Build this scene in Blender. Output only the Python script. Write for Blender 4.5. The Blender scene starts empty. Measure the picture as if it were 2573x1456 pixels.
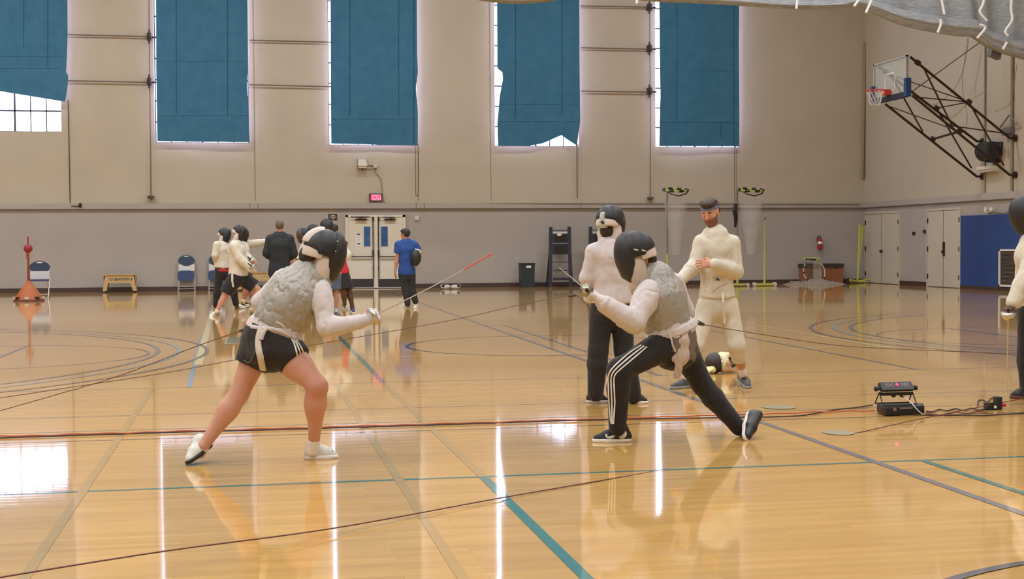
import bpy, math, random
import numpy as np
from mathutils import Vector, Matrix
from mathutils.bvhtree import BVHTree
rnd = random.Random(7)
scene = bpy.context.scene
COL = scene.collection

# ---------------------------------------------------------------- camera
IW, IH, FPX = 2573, 1456, 3520.0
CAM_H = 1.32
ROLL = math.atan(0.0065); YAW = math.atan(646 / FPX)
PITCH = -math.atan((728 - 613.6) / FPX)
RM = Matrix.Rotation(-YAW, 3, 'Z') @ Matrix.Rotation(math.pi / 2 + PITCH, 3, 'X') @ Matrix.Rotation(-ROLL, 3, 'Z')
RN = np.array([list(r) for r in RM])
CP = np.array([0.0, 0.0, CAM_H])
cd = bpy.data.cameras.new('camera'); cam = bpy.data.objects.new('camera', cd); COL.objects.link(cam)
cd.sensor_width = 36; cd.lens = FPX / IW * 36; cd.clip_end = 300
cam.matrix_world = Matrix.Translation(Vector(CP)) @ RM.to_4x4()
scene.camera = cam

def ray(px, py):
    return RN @ np.array([(px - IW / 2) / FPX, -(py - IH / 2) / FPX, -1.0])
def fl(px, py, z=0.0):
    d = ray(px, py); return CP + d * ((z - CAM_H) / d[2])
def at(px, py, Y):
    d = ray(px, py); return CP + d * (Y / d[1])
def atx(px, py, X):
    d = ray(px, py); return CP + d * (X / d[0])

# ---------------------------------------------------------------- world, light, exposure
vs = scene.view_settings
vs.view_transform = 'Standard'; vs.look = 'None'; vs.gamma = 1.0; vs.use_curve_mapping = False
vs.exposure = 0.2
wd = bpy.data.worlds.new('sky'); scene.world = wd; wd.use_nodes = True
bg = wd.node_tree.nodes['Background']
bg.inputs['Color'].default_value = (0.66, 0.68, 1.0, 1); bg.inputs["Strength"].default_value = 8.0

YB = 42.4          # back wall
XR = at(2172, 600, YB)[0]   # right wall
XL, YF, ZC = -17.0, -7.0, 12.6
LAMP_W = 425
def lamp(x, y, z=12.3, sx=2.6, sy=1.0, e=LAMP_W, c=(0.90, 0.95, 1.0)):
    l = bpy.data.lights.new('ceiling_light', 'AREA'); l.shape = 'RECTANGLE'; l.size = sx; l.size_y = sy
    l.energy = e; l.color = c
    o = bpy.data.objects.new('ceiling_light', l); COL.objects.link(o); o.location = (x, y, z)
    return o
for gx in (-12.5, -4.5, 3.5, 12.0):
    for gy in (0.0, 8.5, 17.0, 25.5, 34.5):
        lamp(gx, gy)

# ---------------------------------------------------------------- helpers
MATS = {}
def lin(c):
    return tuple((v / 12.92 if v <= .04045 else ((v + .055) / 1.055) ** 2.4) for v in c)
def rgb(r, g, b):
    return lin((r / 255, g / 255, b / 255))
def mat(name, col, rough=.6, metal=0.0, noise=0.0, nscale=8.0, bump=0.0, bscale=40.0, spec=.5, emit=None, estr=0.0, sub=0.0, alpha=1.0, trans=0.0, coat=0.0, vcol=False, sheen=0.0):
    if name in MATS: return MATS[name]
    m = bpy.data.materials.new(name); m.use_nodes = True; MATS[name] = m
    nt = m.node_tree; p = nt.nodes['Principled BSDF']; N = nt.nodes.new; L = nt.links.new
    p.inputs['Base Color'].default_value = (*col, 1); p.inputs['Roughness'].default_value = rough
    p.inputs['Metallic'].default_value = metal; p.inputs['Specular IOR Level'].default_value = spec
    p.inputs['Alpha'].default_value = alpha; p.inputs['Transmission Weight'].default_value = trans
    p.inputs['Coat Weight'].default_value = coat
    if sheen: p.inputs['Sheen Weight'].default_value = sheen
    if emit: p.inputs['Emission Color'].default_value = (*emit, 1); p.inputs['Emission Strength'].default_value = estr
    tc = N('ShaderNodeTexCoord')
    src = None
    if vcol:
        at_ = N('ShaderNodeVertexColor'); at_.layer_name = 'Col'; src = at_.outputs['Color']; L(src, p.inputs['Base Color'])
    if noise:
        nz = N('ShaderNodeTexNoise'); nz.inputs['Scale'].default_value = nscale; nz.inputs['Detail'].default_value = 4
        L(tc.outputs['Object'], nz.inputs['Vector'])
        mx = N('ShaderNodeMix'); mx.data_type = 'RGBA'; mx.blend_type = 'MULTIPLY'; mx.inputs['Factor'].default_value = 1
        mr = N('ShaderNodeMapRange'); mr.inputs['From Min'].default_value = .3; mr.inputs['From Max'].default_value = .7
        mr.inputs['To Min'].default_value = 1 - noise; mr.inputs['To Max'].default_value = 1 + noise
        L(nz.outputs['Fac'], mr.inputs['Value'])
        cb = N('ShaderNodeCombineColor')
        for i in range(3): L(mr.outputs['Result'], cb.inputs[i])
        if src: L(src, mx.inputs[6])
        else: mx.inputs[6].default_value = (*col, 1)
        L(cb.outputs[0], mx.inputs[7]); L(mx.outputs[2], p.inputs['Base Color'])
    if bump:
        nb = N('ShaderNodeTexNoise'); nb.inputs['Scale'].default_value = bscale; nb.inputs['Detail'].default_value = 3
        L(tc.outputs['Object'], nb.inputs['Vector'])
        bp = N('ShaderNodeBump'); bp.inputs['Strength'].default_value = 1.0; bp.inputs['Distance'].default_value = bump
        L(nb.outputs['Fac'], bp.inputs['Height']); L(bp.outputs['Normal'], p.inputs['Normal'])
    return m

def origin_of(o):
    v = Vector((0, 0, 0))
    while o is not None:
        v = v + o.location; o = o.parent
    return np.array(v)
def tag(o, label=None, cat=None, group=None, kind=None):
    if label: o['label'] = label
    if cat: o['category'] = cat
    if group: o['group'] = group
    if kind: o['kind'] = kind
    return o
def thing(name, loc, label, cat, group=None):
    o = bpy.data.objects.new(name, None); COL.objects.link(o); o.empty_display_size = .1
    o.location = tuple(float(v) for v in loc)
    return tag(o, label, cat, group)
def link_mesh(name, V, F, m, parent=None, smooth=False, cols=None, midx=None, origin=None):
    V = np.asarray(V, float)
    if parent is not None: og = origin_of(parent); loc = (0, 0, 0)
    else:
        og = np.array([(V[:, 0].min() + V[:, 0].max()) / 2, (V[:, 1].min() + V[:, 1].max()) / 2, V[:, 2].min()]) if origin is None else np.array(origin, float)
        loc = tuple(float(v) for v in og)
    me = bpy.data.meshes.new(name)
    me.from_pydata((V - og).tolist(), [], [tuple(int(i) for i in f) for f in F] if not isinstance(F, np.ndarray) else F.tolist())
    ms = m if isinstance(m, (list, tuple)) else [m]
    for x in ms: me.materials.append(x)
    if midx is not None: me.polygons.foreach_set('material_index', np.asarray(midx, dtype=np.int32))
    if smooth: me.polygons.foreach_set('use_smooth', np.ones(len(me.polygons), dtype=bool))
    if cols is not None:
        ca = me.color_attributes.new('Col', 'FLOAT_COLOR', 'POINT')
        cc = np.ones((len(V), 4)); cc[:, :3] = cols
        ca.data.foreach_set('color', cc.astype(np.float32).ravel())
    me.update()
    o = bpy.data.objects.new(name, me); COL.objects.link(o); o.location = loc
    if parent is not None: o.parent = parent
    return o

class MB:
    def __init__(s): s.v = []; s.f = []; s.mi = []; s.m = 0
    def add(s, V, F):
        b = len(s.v); s.v += [tuple(map(float, v)) for v in V]
        for f in F: s.f.append(tuple(b + i for i in f)); s.mi.append(s.m)
        return s
    def box(s, x0, x1, y0, y1, z0, z1):
        return s.add([(x0, y0, z0), (x1, y0, z0), (x1, y1, z0), (x0, y1, z0), (x0, y0, z1), (x1, y0, z1), (x1, y1, z1), (x0, y1, z1)],
                     [(0, 3, 2, 1), (4, 5, 6, 7), (0, 1, 5, 4), (1, 2, 6, 5), (2, 3, 7, 6), (3, 0, 4, 7)])
    def obox(s, c, ax, ay, az):   # centre and three half-axis vectors
        c, ax, ay, az = map(lambda q: np.array(q, float), (c, ax, ay, az)); V = []
        for sz in (-1, 1):
            for sx, sy in ((-1, -1), (1, -1), (1, 1), (-1, 1)): V.append(c + sx * ax + sy * ay + sz * az)
        return s.add(V, [(0, 3, 2, 1), (4, 5, 6, 7), (0, 1, 5, 4), (1, 2, 6, 5), (2, 3, 7, 6), (3, 0, 4, 7)])
    def bar(s, a, b, w, t, up=(0, 0, 1)):   # rectangular bar between two points
        a = np.array(a, float); b = np.array(b, float); d = b - a; L = np.linalg.norm(d); d /= L
        u = np.cross(d, up); n = np.linalg.norm(u)
        u = np.array([1., 0, 0]) if n < 1e-6 else u / n
        v = np.cross(u, d)
        return s.obox((a + b) / 2, u * w / 2, d * L / 2, v * t / 2)
    def tube(s, pts, r, n=8, cap=True):
        P = [np.array(p, float) for p in pts]; m = len(P)
        R = r if hasattr(r, '__len__') else [r] * m
        T = []
        for i in range(m):
            d = P[min(i + 1, m - 1)] - P[max(i - 1, 0)]; T.append(d / (np.linalg.norm(d) + 1e-12))
        u = np.cross(T[0], (0, 0, 1.));
        if np.linalg.norm(u) < 1e-3: u = np.cross(T[0], (1., 0, 0))
        u /= np.linalg.norm(u); V = []
        for i in range(m):
            u = u - T[i] * np.dot(u, T[i]); u /= (np.linalg.norm(u) + 1e-12); w = np.cross(T[i], u)
            for k in range(n):
                a = 2 * math.pi * k / n; V.append(P[i] + R[i] * (math.cos(a) * u + math.sin(a) * w))
        F = [(i * n + k, i * n + (k + 1) % n, (i + 1) * n + (k + 1) % n, (i + 1) * n + k) for i in range(m - 1) for k in range(n)]
        if cap: F += [tuple(range(n))[::-1], tuple((m - 1) * n + k for k in range(n))]
        return s.add(V, F)
    def lathe(s, c, prof, n=20, axis=(0, 0, 1)):   # prof: (radius, height) along axis
        ax = np.array(axis, float); ax /= np.linalg.norm(ax); c = np.array(c, float)
        return s.tube([c + ax * h for _, h in prof], [max(r, 1e-4) for r, _ in prof], n)
    def ball(s, c, r, n=14, sc=(1, 1, 1)):
        V = []; F = []; h = n // 2
        for i in range(h + 1):
            t = math.pi * i / h
            for k in range(n):
                a = 2 * math.pi * k / n
                V.append((c[0] + r * sc[0] * math.sin(t) * math.cos(a), c[1] + r * sc[1] * math.sin(t) * math.sin(a), c[2] + r * sc[2] * math.cos(t)))
        for i in range(h):
            for k in range(n): F.append((i * n + k, (i + 1) * n + k, (i + 1) * n + (k + 1) % n, i * n + (k + 1) % n))
        return s.add(V, F)
    def prism(s, pts, off):   # polygon in 3-D extruded by vector off
        P = [np.array(p, float) for p in pts]; n = len(P); o = np.array(off, float)
        return s.add(P + [p + o for p in P], [tuple(range(n))[::-1], tuple(range(n, 2 * n))] + [(k, (k + 1) % n, n + (k + 1) % n, n + k) for k in range(n)])
    def build(s, name, m, parent=None, smooth=False, origin=None):
        return link_mesh(name, s.v, s.f, m, parent, smooth, midx=s.mi if isinstance(m, (list, tuple)) else None, origin=origin)
def kids(o): return [c for c in bpy.data.objects if c.parent == o]
def copy_tree(o, parent=None):
    c = o.copy(); COL.objects.link(c); c.parent = parent
    for ch in kids(o): copy_tree(ch, c)
    return c
def struct(o): o['kind'] = 'structure'; return o
def catmull(P, k=8):
    P = [np.array(p, float) for p in P]; Q = [P[0]] + P + [P[-1]]; out = []
    for i in range(1, len(Q) - 2):
        for j in range(k):
            t = j / k; a, b, c, d = Q[i - 1:i + 3]
            out.append(.5 * ((2 * b) + (c - a) * t + (2 * a - 5 * b + 4 * c - d) * t * t + (3 * b - a - 3 * c + d) * t ** 3))
    out.append(P[-1]); return out
# ---------------------------------------------------------------- floor
def floor_mat(name, line=None):
    m = bpy.data.materials.new(name); m.use_nodes = True; nt = m.node_tree; N = nt.nodes.new; L = nt.links.new
    p = nt.nodes['Principled BSDF']; geo = N('ShaderNodeNewGeometry')
    def mapping(sc):
        mp = N('ShaderNodeMapping'); mp.inputs['Scale'].default_value = sc; L(geo.outputs['Position'], mp.inputs['Vector']); return mp.outputs[0]
    br = N('ShaderNodeTexBrick'); L(mapping((1, 1, 1)), br.inputs['Vector'])
    br.inputs['Scale'].default_value = 1; br.inputs['Brick Width'].default_value = .9; br.inputs['Row Height'].default_value = .057
    br.inputs['Mortar Size'].default_value = .0006; br.inputs['Mortar Smooth'].default_value = .3; br.offset = .37; br.offset_frequency = 3
    br.inputs['Color1'].default_value = (*rgb(202, 158, 84), 1); br.inputs['Color2'].default_value = (*rgb(188, 143, 70), 1)
    br.inputs['Mortar'].default_value = (*rgb(140, 98, 52), 1)
    n1 = N('ShaderNodeTexNoise'); n1.inputs['Scale'].default_value = 1; n1.inputs['Detail'].default_value = 5; L(mapping((1.5, 14, 1)), n1.inputs['Vector'])
    n0 = N('ShaderNodeTexNoise'); n0.inputs['Scale'].default_value = .35; n0.inputs['Detail'].default_value = 2; L(mapping((1, 1, 1)), n0.inputs['Vector'])
    ad = N('ShaderNodeMath'); ad.operation = 'ADD'; L(n1.outputs['Fac'], ad.inputs[0]); L(n0.outputs['Fac'], ad.inputs[1])
    mr = N('ShaderNodeMapRange'); mr.inputs['From Min'].default_value = .6; mr.inputs['From Max'].default_value = 1.4; mr.inputs['To Min'].default_value = .84; mr.inputs['To Max'].default_value = 1.14
    L(ad.outputs[0], mr.inputs['Value'])
    mx = N('ShaderNodeMix'); mx.data_type = 'RGBA'; mx.blend_type = 'MULTIPLY'; mx.inputs['Factor'].default_value = 1
    cb = N('ShaderNodeCombineColor')
    for i in range(3): L(mr.outputs['Result'], cb.inputs[i])
    if line is None: L(br.outputs['Color'], mx.inputs[6])
    else: mx.inputs[6].default_value = (*line, 1)
    L(cb.outputs[0], mx.inputs[7]); L(mx.outputs[2], p.inputs['Base Color'])
    p.inputs['Roughness'].default_value = .45; p.inputs['Specular IOR Level'].default_value = .2
    p.inputs['Coat Weight'].default_value = 1; p.inputs['Coat Roughness'].default_value = .05; p.inputs['Coat IOR'].default_value = 1.45
    # gentle waviness of the varnish: long along the boards, short across them
    nb = N('ShaderNodeTexNoise'); nb.inputs['Scale'].default_value = 1; nb.inputs['Detail'].default_value = 2; L(mapping((2.0, 17.5, 1)), nb.inputs['Vector'])
    bp = N('ShaderNodeBump'); bp.inputs['Strength'].default_value = 1; bp.inputs['Distance'].default_value = .00022; L(nb.outputs['Fac'], bp.inputs['Height'])
    L(bp.outputs['Normal'], p.inputs['Coat Normal']); L(bp.outputs['Normal'], p.inputs['Normal'])
    return m
FLOOR = floor_mat('maple_floor')
fo = MB().box(XL, XR, YF, YB, -.2, 0).build('floor', FLOOR, origin=(0, 0, 0)); struct(fo)
LN = {k: floor_mat('line_' + k, rgb(*c)) for k, c in dict(teal=(52, 116, 112), grey=(92, 86, 88), blue=(118, 158, 180), cream=(232, 214, 158), slate=(110, 108, 118), ghost=(176, 142, 82), dark=(62, 50, 42)).items()}
lz = [0.0]
def fline(c, x0, y0, x1, y1, w=.05):
    lz[0] += .00008
    z = .0006 + lz[0]; a = np.array([x0, y0]); b = np.array([x1, y1]); d = (b - a) / np.linalg.norm(b - a); n = np.array([-d[1], d[0]]) * w / 2
    V = [(*(a - n), z), (*(b - n), z), (*(b + n), z), (*(a + n), z)]
    MB().add(V, [(0, 1, 2, 3)]).build('court_line', LN[c], fo)
def farc(c, cx, cy, r, a0=0, a1=360, w=.05, n=96):
    lz[0] += .00008; z = .0006 + lz[0]; V = []; F = []
    for i in range(n + 1):
        a = math.radians(a0 + (a1 - a0) * i / n)
        for q in (r - w / 2, r + w / 2): V.append((cx + q * math.cos(a), cy + q * math.sin(a), z))
    for i in range(n): F.append((2 * i, 2 * i + 1, 2 * i + 3, 2 * i + 2))
    MB().add(V, F).build('court_line', LN[c], fo)
XM = 3.63
fline('slate', XL + 1, 13.38, XR - 1, 13.42, .03); fline('slate', XL + 1, 11.2, XR - 1, 11.34, .022)
fline('slate', XL + 1, 10.32, XR - 1, 10.42, .022); fline('dark', XL + 1, 9.86, XR - 1, 9.84, .022)
fline('teal', XL + 1, 7.79, XR - 1, 7.84, .04)
fline('cream', -.66, 16.43, 7.9, 16.45, .05); fline('cream', -.7, 22.5, 8, 22.6, .05); fline('cream', -.7, 25.7, 8, 25.7, .05)
fline('teal', 1.18, 21, 1.2, 13.4, .055); fline('teal', 1.26, 7.82, 1.29, 1, .055)
fline('ghost', 1.2, 13.4, 1.26, 7.82, .055); fline('ghost', .75, 13.4, .82, 1, .05); fline('ghost', -.95, 13.4, -.9, 1, .05)
fline('blue', -.79, 22, -.62, 13.38, .05); fline('cream', -.86, 29, -.63, 15.9, .09)
fline('slate', XM + .06, 40, XM, 1, .055); fline('slate', 3.98, 22.4, 3.96, 13.4, .05)
fline('slate', 6.73, 21, 6.7, 13.4, .05); fline('cream', 7.92, 24.5, 7.72, 16.2, .05); fline('teal', 3.94, 7.8, 3.92, 5, .05)
fline('slate', 10.3, 19.6, 10.2, 14.5, .05); fline('slate', -3.0, 19.4, -3.05, 15.9, .05)
farc('slate', -7.3, 17.8, 6.1, -62, 62, .055); farc('blue', -7.3, 17.8, 6.35, -62, 62, .045); farc('grey', -7.3, 17.8, 6.7, -62, 62, .055)
farc('slate', 14.6, 17.8, 6.1, 118, 242, .055); farc('blue', 14.6, 17.8, 6.35, 118, 242, .045); farc('grey', 14.6, 17.8, 6.7, 118, 242, .055)
farc('slate', -3.15, 17.7, 1.85, 0, 360, .04); farc('slate', 10.35, 17.8, 1.85, 0, 360, .04)
farc('grey', 3.72, 17.9, 1.8, 0, 360, .05); farc('grey', 3.65, 3.45, 1.86, 0, 360, .05)

# ---------------------------------------------------------------- walls
UP = mat('upper_wall_paint', rgb(188, 177, 159), .85, noise=.035, nscale=.9, bump=.002, bscale=30)
LO = mat('lower_wall_paint', rgb(172, 164, 158), .7, noise=.03, nscale=1.2)
CEIL = mat('ceiling_paint', rgb(200, 190, 170), .9)
SKIRT = mat('brown_rubber', rgb(70, 52, 48), .5)
def wall_with_holes(name, holes, x0, x1, z1, thick=.45):
    mb = MB(); xs = sorted({x0, x1, *[h[0] for h in holes], *[h[1] for h in holes]}); ZL = 2.44
    for i in range(len(xs) - 1):
        a, b = xs[i], xs[i + 1]; h = [q for q in holes if q[0] <= a + 1e-6 and q[1] >= b - 1e-6]
        mb.m = 1; mb.box(a, b, YB, YB + thick, -.2, ZL); mb.m = 0
        if h: mb.box(a, b, YB, YB + thick, ZL, h[0][2]); mb.box(a, b, YB, YB + thick, h[0][3], z1)
        else: mb.box(a, b, YB, YB + thick, ZL, z1)
    return struct(mb.build(name, [UP, LO], origin=(0, YB, 0)))
ZS = at(75, 331, YB)[2]; ZT = 10.9; ZW = ZS - .33
def wx(px, py=200): return at(px, py, YB)[0]
def wz(px, py): return at(px, py, YB)[2]
holes = [(wx(-130), wx(152), ZS, ZT), (wx(387), wx(624), wz(510, 359), ZT), (wx(825), wx(1047), wz(940, 365), ZT), (wx(1243), wx(1454), wz(1350, 368), ZT), (wx(1647), wx(1855), wz(1757, 370), ZT)]
wall_with_holes('wall_back', holes, XL - .4, XR + .4, ZC)
mb = MB(); mb.m = 1; mb.box(XR, XR + .4, YF, YB, -.2, 2.44); mb.m = 0; mb.box(XR, XR + .4, YF, YB, 2.44, ZC)
struct(mb.build('wall_right', [UP, LO], origin=(XR, 20, 0)))
mb = MB(); mb.m = 1; mb.box(XL - .4, XL, YF, YB, -.2, 2.44); mb.m = 0; mb.box(XL - .4, XL, YF, YB, 2.44, ZC)
struct(mb.build('wall_left', [UP, LO], origin=(XL, 20, 0)))
struct(MB().box(XL - .4, XR + .4, YF - .4, YF, -.2, ZC).build('wall_front', UP))
struct(MB().box(XL - .4, XR + .4, YF - .4, YB + .45, ZC, ZC + .3).build('ceiling', CEIL))
def long_trim(name, z0, z1, d, m, side):
    if side == 'b': return struct(MB().box(XL, XR - d, YB - d, YB, z0, z1).build(name, m))
    return struct(MB().box(XR - d, XR, YF, YB - d, z0, z1).build(name, m))
struct(MB().box(XL, wx(868, 700), YB - .03, YB, 0, .13).build('baseboard_back', SKIRT))
struct(MB().box(wx(1019, 700), XR - .03, YB - .03, YB, 0, .13).build('baseboard_middle', SKIRT))
long_trim('trim_1', 2.42, 2.585, .07, LO, 'b'); long_trim('trim_2', 2.42, 2.585, .07, LO, 'r')
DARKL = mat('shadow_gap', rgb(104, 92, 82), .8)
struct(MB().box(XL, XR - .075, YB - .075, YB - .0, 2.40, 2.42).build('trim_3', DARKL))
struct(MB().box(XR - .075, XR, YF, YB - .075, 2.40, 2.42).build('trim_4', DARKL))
SEAM = mat('seam_paint', rgb(150, 138, 118), .9)
for i, (px, y0, y1) in enumerate(((640, 20, 505), (1233, 20, 505), (1850, 376, 505), (379, 10, 505), (1050, 380, 505))):
    x = wx(px, 400); struct(MB().box(x - .012, x + .012, YB - .008, YB, at(px, y1, YB)[2], 10.9 if y0 < 300 else at(px, y0, YB)[2]).build('trim_%d' % (5 + i), SEAM))
# joints in the ledge
for px in (628, 648, 1045, 1065, 1458): 
    x = wx(px, 517); MB().box(x - .008, x + .008, YB - .074, YB - .07, 2.42, 2.585).build('joint', DARKL, bpy.data.objects['trim_1'])

# ---------------------------------------------------------------- windows and curtains
def pane_mat():
    m = bpy.data.materials.new('window_glass'); m.use_nodes = True; nt = m.node_tree; nt.nodes.remove(nt.nodes['Principled BSDF'])
    t = nt.nodes.new('ShaderNodeBsdfTransparent'); g = nt.nodes.new('ShaderNodeBsdfGlossy'); g.inputs['Roughness'].default_value = .02
    x = nt.nodes.new('ShaderNodeMixShader'); x.inputs[0].default_value = .06
    nt.links.new(t.outputs[0], x.inputs[1]); nt.links.new(g.outputs[0], x.inputs[2]); nt.links.new(x.outputs[0], nt.nodes['Material Output'].inputs[0]); return m
PANE = pane_mat(); STEEL = mat('window_steel', rgb(52, 52, 60), .5)
for i, (a, b, z0, z1) in enumerate(holes):
    w = bpy.data.objects.new('window_%d' % (i + 1), None); COL.objects.link(w); w.location = ((a + b) / 2, YB + .25, z0); struct(w)
    fr = MB(); y0, y1 = YB + .24, YB + .28
    fr.box(a, a + .03, y0, y1, z0, z1); fr.box(b - .03, b, y0, y1, z0, z1); fr.box(a, b, y0, y1, z0, z0 + .03); fr.box(a, b, y0, y1, z1 - .04, z1)
    pw = (b - a) / max(1, round((b - a) / .42)); k = 1; base = b
    while base - pw * k > a + .1:
        t = .028 if k % 3 else .05; x = base - pw * k; fr.box(x - t / 2, x + t / 2, y0, y1, z0, z1); k += 1
    z = z0 + .62
    while z < z1: fr.box(a, b, y0, y1, z - .02, z + .02); z += .62
    fr.build('window_frame', STEEL, w)
    MB().box(a, b, YB + .255, YB + .26, z0, z1).build('window_pane', PANE, w)
    l = bpy.data.lights.new('daylight_portal', 'AREA'); l.shape = 'RECTANGLE'; l.size = b - a; l.size_y = z1 - z0; l.cycles.is_portal = True
    o = bpy.data.objects.new('daylight_portal', l); COL.objects.link(o); o.location = ((a + b) / 2, YB + .4, (z0 + z1) / 2); o.rotation_euler = (-math.pi / 2, 0, 0)

def curtain_mat():
    m = bpy.data.materials.new('teal_curtain_cloth'); m.use_nodes = True; nt = m.node_tree; N = nt.nodes.new; L = nt.links.new; p = nt.nodes['Principled BSDF']
    p.inputs['Roughness'].default_value = .8; p.inputs['Specular IOR Level'].default_value = .2
    tc = N('ShaderNodeTexCoord'); nz = N('ShaderNodeTexNoise'); nz.inputs['Scale'].default_value = 3; L(tc.outputs['Object'], nz.inputs['Vector'])
    r = N('ShaderNodeValToRGB'); r.color_ramp.elements[0].color = (*rgb(60, 112, 146), 1); r.color_ramp.elements[1].color = (*rgb(68, 120, 152), 1)
    r.color_ramp.elements[0].position = .35; r.color_ramp.elements[1].position = .65
    L(nz.outputs['Fac'], r.inputs[0]); L(r.outputs[0], p.inputs['Base Color'])
    return m
CURT = curtain_mat(); SEAMC = mat('curtain_stitching', rgb(30, 78, 108), .9); LINER = mat('curtain_lining', rgb(225, 225, 232), .9)
YC = YB - .24
def curtain(label, edgeL, edgeR, bottom, seams, hseams, cut=None):
    """edges: lists of (px,py) top to bottom ; bottom: list of px,py left to right"""
    nU, nV = 44, 60
    def interp(E, t, key=1):
        ys = [e[1] for e in E]; xs = [e[0] for e in E]; return np.interp(t, ys, xs)
    bx = [q[0] for q in bottom]; by = [q[1] for q in bottom]
    V = []; F = []
    ph = rnd.random() * 9
    for j in range(nV + 1):
        for i in range(nU + 1):
            u = i / nU
            xb = bx[0] + (bx[-1] - bx[0]) * u; yb = np.interp(xb, bx, by)
            v = j / nV; py = -190 + (yb + 190) * v
            px = interp(edgeL, py) * (1 - u) + interp(edgeR, py) * u
            P = at(px, py, YC)
            w = .012 * math.sin(u * 11 + ph + v * 2) + .008 * math.sin(v * 13 + ph * 2 + u * 3) + .03 * v * math.sin(u * 3 + ph)
            P = P + np.array([0, w, 0]); V.append(P)
    n0 = len(V)
    for j in range(nV):
        for i in range(nU): a = j * (nU + 1) + i; F.append((a, a + nU + 1, a + nU + 2, a + 1))
    VB = [v + np.array([0, .006, 0]) for v in V]
    o = link_mesh('window_curtain', V, F, CURT, None, True)
    # reverse lining
    link_mesh('lining', VB, [f[::-1] for f in F], LINER, o, True)
    tag(o, label, 'curtain', 'teal curtains over the tall gym windows')
    for (sx, s0, s1) in seams:
        mb = MB(); pts = []
        for k in range(13):
            py = s0 + (s1 - s0) * k / 12; q = at(sx, py, YC); pts.append(q)
        me = BVHTree.FromPolygons([Vector(v) for v in V], F); out = []
        for q in pts:
            h = me.find_nearest(Vector(q)); out.append(np.array(h[0]) + np.array([0, -.004, 0]))
        mb.tube(out, .009, 4); mb.build('stitched_seam', SEAMC, o)
    for (sy, s0, s1) in hseams:
        me = BVHTree.FromPolygons([Vector(v) for v in V], F)
        out = [np.array(me.find_nearest(Vector(at(s0 + (s1 - s0) * k / 8, sy, YC)))[0]) + np.array([0, -.003, 0]) for k in range(9)]
        MB().tube(out, .004, 4).build('hem_line', SEAMC, o)
    return o
curtain('teal curtain at far left with slanting hem above a bare window strip', [(-130, -200), (-130, 300)], [(168, -200), (170, 90), (168, 150), (166, 184), (172, 190), (169, 225), (163, 258)],
        [(-130, 208), (0, 230), (163, 256)], [(120, -180, 165), (60, -180, 120)], [(143, -100, 160), (172, -100, 150)])
curtain('teal curtain second from left with straight hem and dark tear near its right edge', [(391, -200), (392, 150), (395, 356)], [(620, -200), (622, 100), (621, 220), (627, 358)],
        [(395, 355), (627, 358)], [(443, -100, 285), (572, -150, 290)], [(154, 395, 620), (291, 396, 624)])
curtain('teal curtain above the speaker box and double doors', [(830, -200), (831, 150), (832, 361)], [(1046, -200), (1048, 130), (1050, 180), (1045, 222), (1050, 280), (1050, 366)],
        [(832, 361), (1050, 366)], [(879, -150, 290), (1002, -150, 292), (1040, -100, 360)], [(299, 833, 1048)])
curtain('teal curtain with a ripped left edge and a hem hooked up at its right', [(1248, -200), (1250, 172), (1262, 180), (1264, 198), (1256, 240), (1250, 310), (1252, 367)], [(1455, -200), (1456, 150), (1458, 305), (1449, 366)],
        [(1252, 367), (1330, 367), (1365, 360), (1395, 346), (1408, 340), (1425, 352), (1449, 366)], [(1295, -100, 300), (1412, -150, 290)], [(306, 1254, 1452), (262, 1256, 1452)])
curtain('teal curtain rightmost in the row with a level hem', [(1656, -200), (1657, 130), (1659, 240), (1656, 368)], [(1857, -200), (1857, 100), (1858, 368)],
        [(1656, 368), (1857, 368)], [(1700, -150, 303), (1844, -100, 366), (1812, 306, 346)], [(308, 1658, 1856), (178, 1740, 1856)])
TEAR = mat('torn_dark_cloth', rgb(22, 50, 72), .9)
# ---------------------------------------------------------------- materials for small things
WHITE = mat('white_paint', rgb(226, 222, 212), .5); DWHITE = mat('door_paint', rgb(222, 216, 202), .45, noise=.02, nscale=3)
DWHITE2 = mat('storage_door_paint', rgb(196, 188, 172), .5, noise=.02, nscale=3)
BLACK = mat('black_plastic', rgb(26, 26, 28), .45); BRONZE = mat('bronze_metal', rgb(60, 42, 36), .4, .4)
CHROME = mat('bright_metal', rgb(200, 200, 204), .25, .9); GREY = mat('grey_metal', rgb(128, 126, 126), .4, .5)
PAPER = mat('paper', rgb(236, 234, 230), .8); KICK = mat('kick_plate', rgb(62, 60, 60), .4, .3)
BGLASS = mat('blue_tinted_glass', rgb(52, 100, 152), .15, noise=.25, nscale=5); CREAM = mat('cream_plastic', rgb(206, 198, 182), .5)
WIRE = mat('dark_wire', rgb(74, 62, 56), .6); CONDUIT = mat('painted_conduit', rgb(150, 138, 120), .7)
def wbox(mb, x0, y0, x1, y1, d0, d1):
    """box on the back wall covering that stretch of wall, standing out from d0 to d1 metres"""
    a = at(x0, (y0 + y1) / 2, YB)[0]; b = at(x1, (y0 + y1) / 2, YB)[0]; xm = (x0 + x1) / 2
    return mb.box(a, b, YB - d1, YB - d0, at(xm, y1, YB)[2], at(xm, y0, YB)[2])
def wpt(px, py, d=.02): return at(px, py, YB - d)
def text_mesh(s, size, depth=.004):
    c = bpy.data.curves.new('lettering', 'FONT'); c.body = s; c.size = size; c.extrude = depth; c.resolution_u = 3
    c.align_x = 'CENTER'; c.align_y = 'CENTER'
    o = bpy.data.objects.new('lettering', c); COL.objects.link(o)
    dg = bpy.context.evaluated_depsgraph_get(); me = bpy.data.meshes.new_from_object(o.evaluated_get(dg))
    V = [tuple(v.co) for v in me.vertices]; F = [tuple(p.vertices) for p in me.polygons]
    bpy.data.objects.remove(o); bpy.data.curves.remove(c); bpy.data.meshes.remove(me); return V, F
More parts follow.
